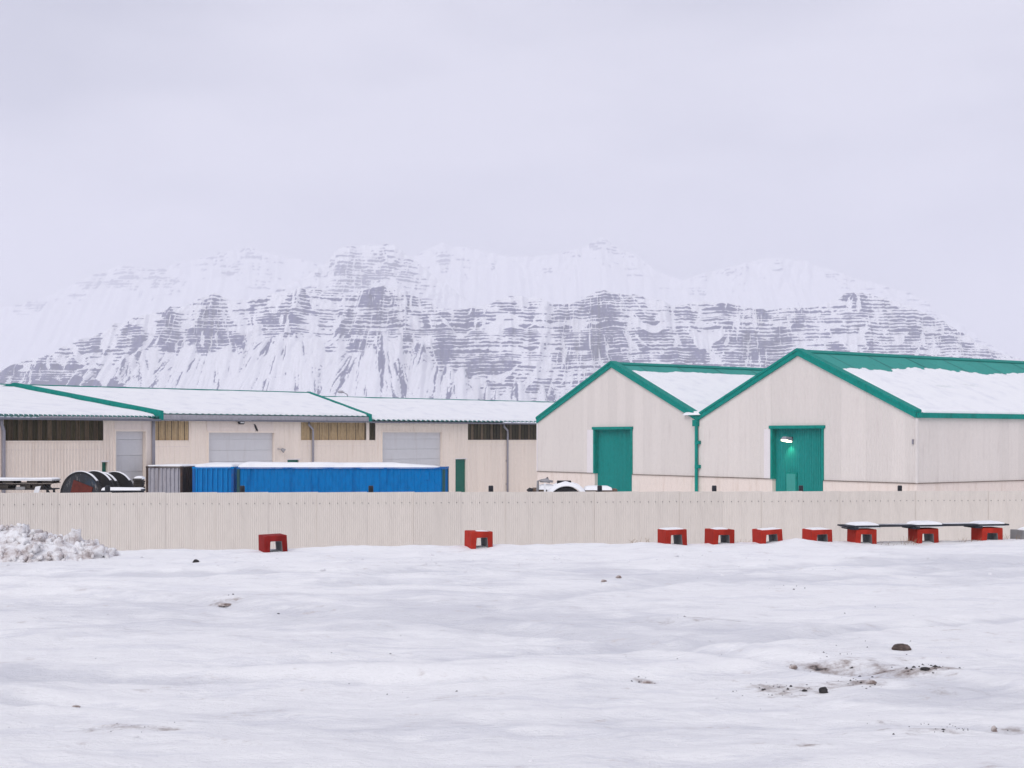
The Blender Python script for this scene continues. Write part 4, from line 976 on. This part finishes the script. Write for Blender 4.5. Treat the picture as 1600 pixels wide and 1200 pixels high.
# old machine with a big mudguard
MY = 72.0
def mz(py): return at(0, py, MY).z - YARD
def mx_(px): return (px - 885)/F*MY
p4 = at(885, 700, MY)
t = thing('old_tractor', 'snow-covered old tractor with round mudguard peeking over the fence', 'tractor', (p4.x, p4.y, YARD), 0)
rw = mz(760.5)/2.0
for y in (0.0, 1.5):
    mb = MB(); mb.tube([(0, y-0.2, rw), (0, y-0.16, rw), (0, y+0.16, rw), (0, y+0.2, rw)], [rw*0.93, rw, rw, rw*0.93], 40); wheel = mb.build('wheel', M['rubber'], t, smooth=False)
    mb = MB(); mb.tube([(0, y-0.22, rw), (0, y+0.22, rw)], rw*0.5, 24); mb.build('rim', M['steel'], wheel)
    r0, r1 = rw + 0.03, rw + 0.07
    mb = MB(); n = 24
    for k in range(n):
        a0, a1 = R(8) + R(164)*k/n, R(8) + R(164)*(k+1)/n; q = []
        for yy in (y-0.28, y+0.28):
            for rr, aa in ((r0, a0), (r1, a0), (r1, a1), (r0, a1)): q.append((rr*math.cos(aa), yy, rw+rr*math.sin(aa)))
        mb.hexa(q)
    mg = mb.build('mudguard', M['white_paint'], t)
    A = np.linspace(R(6), R(176), 50)[None, :]; B = np.linspace(-0.30, 0.30, 13)[:, None]
    h = 0.20*np.clip(1-(B/0.30)**2, 0, 1)**0.4*np.clip((np.sin(A)-0.12)*3, 0, 1)*(0.75+0.5*fbm(A*5, B*4, 3, 8)) - 0.01
    rr = r1 + h
    link('snow', grid_mesh('mudguard_snow', rr*np.cos(A), B+y+0*A, rw+rr*np.sin(A), M['snow']), mg)
mb = MB(); mb.box(mx_(915), mx_(965), 0.1, 1.4, mz(774), mz(764.5)); bd = mb.build('deck', M['brown_wood'], t, bevel=0.02)
mb = MB(); mb.box(mx_(915)+0.15, mx_(965)-0.4, 0.3, 1.2, 0.5, mz(774)); mb.build('chassis', M['black'], t)
mb = MB(); mb.box(mx_(832), mx_(855), 0.3, 1.2, 0.5, mz(763)); mb.build('bonnet', M['brown_wood'], t, bevel=0.05)
mb = MB(); mb.box(mx_(855), mx_(915), 0.45, 1.05, 0.6, 1.1); mb.build('gearbox', M['black'], t, bevel=0.05)
snow_slab('snow_cap', bd, (mx_(914), 0.05, mz(764.5)-0.01), (1, 0, 0), (0, 1, 0), (0, 0, 1), mx_(957)-mx_(914), 1.4, 0.17, 40, 30, 77, ragged=0.1)
mb = MB(); mb.box(mx_(871), mx_(893), 0.4, 1.0, mz(760), mz(751.5)); mb.build('seat', M['black'], t, bevel=0.03)
mb = MB(); mb.box(mx_(849.5), mx_(852.5), -0.5, -0.42, 0.2, mz(754.5)); mb.build('white_stake', M['white_paint'], t)
mb = MB(); mb.tube([(mx_(840), 0.2, mz(769)), (mx_(840.5), 0.2, mz(752)), (mx_(846), 0.2, mz(750.5)), (mx_(864), 0.2, mz(752.5))], 0.06, 8); mb.build('loader_arm', M['steel'], t, smooth=True)
mb = MB(); mb.tube([(mx_(844), 0.3, mz(752)), (mx_(855), 0.3, mz(750.5)), (mx_(860), 0.3, mz(754))], [0.07, 0.12, 0.07], 8); mb.build('hydraulic_ram', M['steel'], t, smooth=True)
mb = MB(); mb.tube([(mx_(853), 0.3, mz(752)), (mx_(854.5), 0.3, mz(748)), (mx_(856.5), 0.3, mz(746.5))], 0.05, 8); mb.build('exhaust', M['black'], t, smooth=True)
mb = MB(); mb.tube([(mx_(836), -0.1, rw*0.55), (mx_(836), 0.25, rw*0.55)], rw*0.55, 28); mb.build('front_wheel', M['rubber'], t)
mb = MB(); mb.tube([(mx_(825), 0.2, mz(768.5)), (mx_(828), 0.2, mz(765.5)), (mx_(832), 0.2, mz(767))], 0.12, 8); mb.build('headlight', M['black'], t, smooth=True)
snow_slab('snow_cap', t, (mx_(838), 0.2, mz(764)), (1, 0, 0), (0, 1, 0), (0, 0, 1), mx_(868)-mx_(838), 1.0, 0.22, 24, 20, 78, ragged=0.15)

# ------------------------------------------------------------------ red concrete blocks
def block(label, px, pyt, pyb, wpx, ps, mat='red', snow=True, lean=0.0, seed=0, lens=None, drift=False, capz=0.05, group='red concrete blocks along the edge'):
    # stands just behind the brink of the lot
    x = (px-800)/F*22.0
    for _ in range(5):
        Y = float(crest_y(x)) + 0.35; x = (px-800)/F*Y
    sc = Y/F
    ztop = EYE - (pyt-HOR)*sc; zb = float(gz(x, Y+0.2)) - 0.12
    view = math.atan2(x, Y)
    rb = random.Random(seed*13); Wd, Dp = 0.80*wpx*sc*rb.uniform(0.97, 1.03), 0.86*wpx*sc*rb.uniform(0.95, 1.05); lean += rb.uniform(-1.6, 1.2)
    t = thing('concrete_block', label, 'block', (x, Y + 0.15, zb), R(ps), group)
    t.rotation_euler = (0, R(lean), R(ps))
    H = ztop - zb; w2 = Wd/2; tp = 0.004
    vis = (pyb-pyt)*sc
    oh = H - vis*0.36; ow0, ow1 = 0.285*Wd, 0.235*Wd
    mb = MB()
    x0 = -Dp*0 - w2
    outer = [(-w2, 0), (-ow0, 0), (-ow1, oh), (ow1, oh), (ow0, 0), (w2, 0), (w2-tp, H), (-w2+tp, H)]
    n = len(outer); y0, y1 = -Dp/2, Dp/2
    P = [(a, y0, b) for a, b in outer] + [(a, y1, b) for a, b in outer]
    mb.v += P
    for i in range(n):
        j = (i+1) % n; inner = i in (1, 2, 3)
        mb.f.append((i, n+i, n+j, j)); mb.m.append(1 if inner else 0)
    for o in (0, n):
        for q in ((0,1,2,7), (2,3,6,7), (3,4,5,6)):
            f = tuple(o+k for k in q); mb.f.append(f if o == 0 else f[::-1]); mb.m.append(0)
    mb.v = [(a + rb.uniform(-0.003, 0.003), b, c + rb.uniform(-0.004, 0.004)) for a, b, c in mb.v]
    mb.build('block_body', [M[mat], M['concrete']], t, bevel=0.012)
    if snow:
        snow_slab('snow_cap', t, (-w2+0.02, -Dp/2+0.02, H-0.004), (1, 0, 0), (0, 1, 0), (0, 0, 1), Wd-0.03, Dp-0.03, capz, 40, 40, seed, ragged=0.34, rnd=3.0)
    if drift:
        mb = MB(); n = 8; A = np.linspace(0, 1, 10)[:, None]; B = np.linspace(-1, 1, 12)[None, :]
        rr = 0.13*(1-A)**1.6 + 0.005
        X_ = w2 + rr*np.cos(B*1.3); Y_ = -0.02 + B*Dp*0.35*(1-A*0.7) + 0*A; Z_ = A*H*0.85 + 0*B
        link('drifted_snow', grid_mesh('drifted_snow', X_, Y_, Z_, M['snow']), t)
    return t, H, Y, sc, ztop
block('dark red concrete block with open arch, leftmost of the row', 424.5, 836.5, 862, 45, 24, mat='red_dark', seed=101, drift=True, lean=-1.5, capz=0.022)
block('red concrete block standing alone in the middle of the fence', 747.5, 830.5, 857, 45, 17, seed=102, drift=True, capz=0.028)
block('red concrete block nearest the grass tuft, first of the four close together', 1052.5, 827.5, 851, 45, 15, seed=103, drift=True)
block('red concrete block, second of the four close together', 1126, 827.5, 850, 45, 13, seed=104, drift=True)
block('tilted red concrete block without snow tip, third of the four close together', 1202.5, 827.5, 848, 45, 12, seed=105, lean=-2.0, capz=0.03)
block('red concrete block behind the small snow hump, fourth of the four close together', 1280, 827.5, 848, 45, 14, seed=106)
pk = []
for (px, lb, s) in ((1350, 'red concrete block carrying the left end of the dark plank', 107), (1447, 'red concrete block under the middle of the dark plank', 108), (1546.5, 'red concrete block carrying the right end of the dark plank', 109)):
    pk.append(block(lb, px, 827.0 if px < 1400 else (826.0 if px < 1500 else 824.5), 848, 44, 8, seed=s, snow=False))
block('bare grey concrete block under snow at the right edge', 1609, 829, 845, 44, 10, mat='concrete_l', seed=110, capz=0.09, group='grey blocks')
# plank on three blocks
A = Vector((pk[0][0].location.x, pk[0][0].location.y, pk[0][4])); B = Vector((pk[2][0].location.x, pk[2][0].location.y, pk[2][4]))
d = B - A; lp = d.length
plank = thing('plank', 'long dark plank laid across three red blocks', 'plank', A + Vector((0, 0, 0.034)), math.atan2(d.y, d.x))
plank.rotation_euler = (0, -math.asin(d.z/lp), math.atan2(d.y, d.x))
mb = MB(); mb.box(-0.33, lp+0.28, -0.23, 0.23, 0.004, 0.030); mb.build('board', M['plank'], plank, bevel=0.006)
for x in (-0.20, lp/2-0.24, lp-0.24):
    mb = MB(); mb.box(x-0.06, x+0.06, -0.22, 0.22, -0.036, -0.002); mb.build('batten', M['plank'], plank)
for i, x in enumerate((0.02, lp/2, lp)):
    snow_slab('snow_cap', plank, (x-0.24, -0.22, 0.03), (1, 0, 0), (0, 1, 0), (0, 0, 1), 0.46, 0.42, 0.066, 36, 26, 120+i, ragged=0.10, rnd=2.5)
snow_slab('snow_dusting', plank, (-0.30, -0.02, 0.031), (1, 0, 0), (0, 1, 0), (0, 0, 1), lp+0.5, 0.25, 0.02, 90, 10, 125, ragged=0.25)

# ------------------------------------------------------------------ ploughed snow pile
px0, py0 = gp(35, 872)
pile = MB(); rng = random.Random(5)
me = bpy.data.meshes.new('snow_pile')
bm = bmesh.new()
cx, cy = -7.0, 20.35
def mound(x, y):
    dx = (x - cx); rx = 1.35 if dx > 0 else 2.3
    t = max(0.0, 1 - (abs(dx)/rx)**1.35 - ((y-cy)/0.95)**2)
    return 0.37*t**0.8 * (1 + 0.25*math.sin(x*5.1+1)*math.cos(y*4) - 0.2*math.exp(-((x+6.2)/0.2)**2))
nx_, ny_ = 80, 44
V = [[bm.verts.new((cx-2.4+4.1*i/(nx_-1), cy-1.0+2.0*j/(ny_-1), 0)) for i in range(nx_)] for j in range(ny_)]
for row in V:
    for v in row:
        x, y = v.co.x, v.co.y; h = mound(x, y)
        v.co.z = float(gz(x, y)) - 0.03 + h + (0.16*(float(fbm(x*3.2, y*3.2, 4, 7))-0.45) + 0.05*(float(fbm(x*11, y*11, 3, 8))-0.5))*min(1, h/0.12)
for j in range(ny_-1):
    for i in range(nx_-1): bm.faces.new((V[j][i], V[j][i+1], V[j+1][i+1], V[j+1][i]))
for k in range(620):
    x = rng.uniform(cx-2.2, cx+1.32); y = cy + rng.uniform(-0.95, 0.6); h = mound(x, y)
    if h < 0.02 and rng.random() < 0.85: continue
    r = min(0.12, 0.022*math.exp(rng.gauss(0, 0.62)) + 0.008)
    c = Vector((x, y, float(gz(x, y)) + h*0.97)); sd = rng.uniform(0, 99)
    ret = bmesh.ops.create_icosphere(bm, subdivisions=3 if r > 0.045 else 2, radius=1.0, matrix=Matrix.Translation(c))
    e = Euler((rng.uniform(0, 3), rng.uniform(0, 3), rng.uniform(0, 3))).to_matrix()
    P = np.array([v.co - c for v in ret['verts']])
    q = np.sign(P)*np.abs(P)**0.7                       # blocky broken crust
    f = 0.45 + 1.0*fbm(P[:, 0]*1.6 + sd, P[:, 1]*1.6 + P[:, 2]*2.1, 4, 3, 0.6)
    q = q*f[:, None]*np.array((1.3, 1.0, 0.75))*r
    for v, w_ in zip(ret['verts'], q): v.co = c + e @ Vector(w_)
bm.to_mesh(me); bm.free()
me.materials.append(M['pile']); me.polygons.foreach_set('use_smooth', [True]*len(me.polygons))
tag(link('snow_pile', me), 'lumpy pile of dirty ploughed snow at the left edge', 'snow pile')

# ------------------------------------------------------------------ stones on the snow
def stone_mat(name, a, b):
    m, n, l, p = nodes(name)
    f = noise(n, l, 14, 5, 0.7); c = mixc(n, l, ramp(n, l, f, 0.35, 0.65), a, b)
    l.new(c, p.inputs['Base Color']); p.inputs['Roughness'].default_value = 0.8; bump(n, l, p, f, 0.6, 0.01)
    return m
M['stone_brown'] = stone_mat('brown_stone', (0.045, 0.032, 0.027), (0.14, 0.10, 0.085))
M['stone_black'] = stone_mat('black_stone', (0.016, 0.015, 0.017), (0.035, 0.03, 0.03))
M['clod'] = stone_mat('dirty_snow_clod', (0.62, 0.57, 0.55), (0.20, 0.15, 0.13))
def stone(name, label, cat, px, pyb, wpx, hpx, mat, seed, rz=0.0, group=None):
    x, y = gp(px, pyb); sc = y/F
    me = bpy.data.meshes.new(name); bm = bmesh.new(); bmesh.ops.create_icosphere(bm, subdivisions=3, radius=1.0)
    for v in bm.verts:
        d = v.co.copy(); f = 0.62 + 0.72*float(fbm(d.x*1.1+seed, d.y*1.1+d.z*1.5, 3, seed))
        q = d*f; q.z = max(q.z, -0.45)
        v.co = Vector((q.x*wpx*sc/2*1.05, q.y*wpx*sc/2*0.8, q.z*hpx*sc*0.72))
    bm.to_mesh(me); bm.free(); me.materials.append(M[mat]); me.polygons.foreach_set('use_smooth', [True]*len(me.polygons))
    o = link(name, me, None, (x, y, float(gz(x, y)) + hpx*sc*0.22), (0, 0, rz))
    return tag(o, label, cat, group)
stone('stone', 'largest brown stone lying on the snow at lower right', 'stone', 1411, 1015, 29, 10, 'stone_brown', 3, 0.2)
stone('stone', 'black angular stone in the dirty snow, lower right', 'stone', 1287, 1082, 14, 9, 'stone_black', 5)
stone('stone', 'dark slanted stone near the fence right of the snow pile', 'stone', 306, 878, 10, 5, 'stone_black', 6, 0.5)
stone('stone', 'small round black stone alone on the ice, left of middle', 'stone', 435, 950, 6, 6, 'stone_black', 7)
stone('snow_clod', 'grey snow clod by the lower right edge of the photo', 'snow clod', 1553, 1143, 10, 9, 'clod', 8)
stone('snow_clod', 'brownish snow clod uphill and left of the black angular stone', 'snow clod', 1239, 1045, 12, 7, 'clod', 9)
stone('snow_clod', 'right one of two pale snow clods below the four red blocks', 'snow clod', 967, 909, 9, 5, 'clod', 10)
stone('snow_clod', 'left one of two pale snow clods below the four red blocks', 'snow clod', 943, 911, 9, 4, 'clod', 11)
stone('snow_clod', 'pale brown snow clod at the lower left', 'snow clod', 119, 1094, 14, 5, 'clod', 12)
stone('snow_clod', 'dirty snow lump between largest brown stone and black angular stone', 'snow clod', 1362, 1066, 16, 6, 'clod', 14)
stone('snow_clod', 'speckled dirty lump in the middle foreground', 'snow clod', 1009, 1053, 18, 7, 'clod', 15)
stone('snow_clod', 'flat dirty lump on the ice left of the round black stone', 'snow clod', 352, 933, 22, 4, 'clod', 16)
stone('stone', 'flat dark stone below and right of the largest brown stone', 'stone', 1446, 1046, 15, 4, 'stone_black', 17)
stone('stone', 'small dark stone just left of the black angular stone', 'stone', 1257, 1080, 9, 3, 'stone_black', 18)
# crumbs of earth and cinder
cm = MB(); rng = random.Random(11)
for (px, py, sx, sy, n, r0) in ((1225,1076,45,10,60,0.010),(1450,1045,40,7,55,0.012),(1350,1066,35,10,40,0.009),(1240,1040,14,5,14,0.010),(1480,1138,70,9,45,0.007),(1006,1050,18,4,26,0.008),(350,932,16,3,14,0.012),(1330,1020,40,6,20,0.007),
                             (1216,918,30,3,12,0.010),(640,914,8,1,3,0.014),(592,914,4,1,2,0.012),(878,1119,6,2,3,0.007),(1060,967,60,6,12,0.008),(230,1140,60,7,16,0.006),(398,946,3,1,2,0.01),(700,1010,300,90,40,0.006),(1250,1000,280,110,70,0.006),(300,1020,250,120,30,0.005)):
    for _ in range(int(n*0.6)):
        x, y = gp(px + rng.gauss(0, sx*0.6), py + rng.gauss(0, sy*0.6)); r = r0*rng.uniform(0.4, 1.4); z = float(gz(x, y))
        a = rng.uniform(0, 3); r *= rng.choice((0.4, 0.5, 0.6, 0.8, 1.0)); c, s = math.cos(a)*r, math.sin(a)*r
        cm.idx([(x+c*1.5, y+s*1.5, z), (x-s, y+c, z), (x-c*1.5, y-s*1.5, z), (x+s, y-c, z), (x+c*0.2, y, z+r*0.9), (x, y, z-r)], [(0,1,4),(1,2,4),(2,3,4),(3,0,4),(1,0,5),(2,1,5),(3,2,5),(0,3,5)])
tag(cm.build('earth_crumbs', M['stone_black']), 'dark crumbs of earth scattered over the snow', 'earth crumbs', kind='stuff')

# crumbs of broken snow crust
rng = random.Random(23); P_, F_ = [], []
def crumb(x, y, r):
    z = float(gz(x, y)); b = len(P_); a = rng.uniform(0, 6.3); c_, s_ = math.cos(a), math.sin(a)
    for (dx, dy, dz) in ((1,0,0),(0.5,0.8,0.1),(-0.6,0.7,0),(-1,-0.1,0.1),(-0.4,-0.8,0),(0.6,-0.7,0.1),(0.4,0.2,0.8),(-0.4,0.1,0.65)):
        k = r*rng.uniform(0.65, 1.3); P_.append((x+(c_*dx-s_*dy)*k*1.3, y+(s_*dx+c_*dy)*k, z+dz*k-0.1*r))
    F_.extend(tuple(b+i for i in f) for f in ((0,1,6),(1,2,6),(2,7,6),(2,3,7),(3,4,7),(4,5,7),(5,6,7),(5,0,6)))
for _ in range(330):
    u_ = rng.random()
    if u_ < 0.45: px, py = rng.uniform(-10, 1610), 866 + abs(rng.gauss(0, 16))
    elif u_ < 0.7: px, py = 1330 + rng.gauss(0, 140), 1060 + rng.gauss(0, 32)
    else: px, py = rng.uniform(-10, 1610), rng.uniform(890, 1195)
    x, y = gp(px, max(py, 862)); crumb(x, y, 0.006*math.exp(rng.gauss(0, 0.55))*(1.8 if u_ < 0.45 else 0.8))
cr_ = MB(); cr_.idx(P_, F_); tag(cr_.build('snow_crumbs', M['crumb'], recalc=False), 'crumbs of broken snow crust on the lot', 'snow crumbs', kind='stuff')

# dry grass poking out of the snow beside the blocks
def tuft(label, px, py, h_, n, seed):
    x, y = gp(px, py); rng = random.Random(seed); mb = MB()
    y = float(crest_y(x)) + 0.25; x = (px-800)/F*y; z = float(gz(x, y)) - 0.03
    for _ in range(n):
        h = h_*0.62; a = rng.uniform(-0.18, 0.18); b = rng.uniform(-0.1, 0.1); dx = rng.uniform(-0.6, 0.6)*h; hh = h*rng.uniform(0.5, 1.0)
        mb.tube([(a, b, 0), (a+dx*0.4, b, hh*0.6), (a+dx, b, hh)], [0.0025, 0.002, 0.001], 4)
    o = mb.build('dry_grass_tuft', M['grass'], None, loc=(x, y, z))
    tag(o, label, 'grass tuft', 'dry grass tufts')
tuft('dry grass tuft left of the four close red blocks', 1000, 848, 0.26, 14, 1)
tuft('dry twigs between second and third of the four close blocks', 1158, 847, 0.14, 12, 2)
tuft('dry grass tuft left of the middle plank block', 1418, 848, 0.26, 16, 3)
tuft('dry grass tuft left of the right plank block', 1516, 847, 0.18, 14, 4)
tuft('dry grass right of the left plank block', 1384, 848, 0.14, 8, 5)
tuft('dry grass tuft beside the grey block at the right edge', 1580, 845, 0.24, 10, 6)
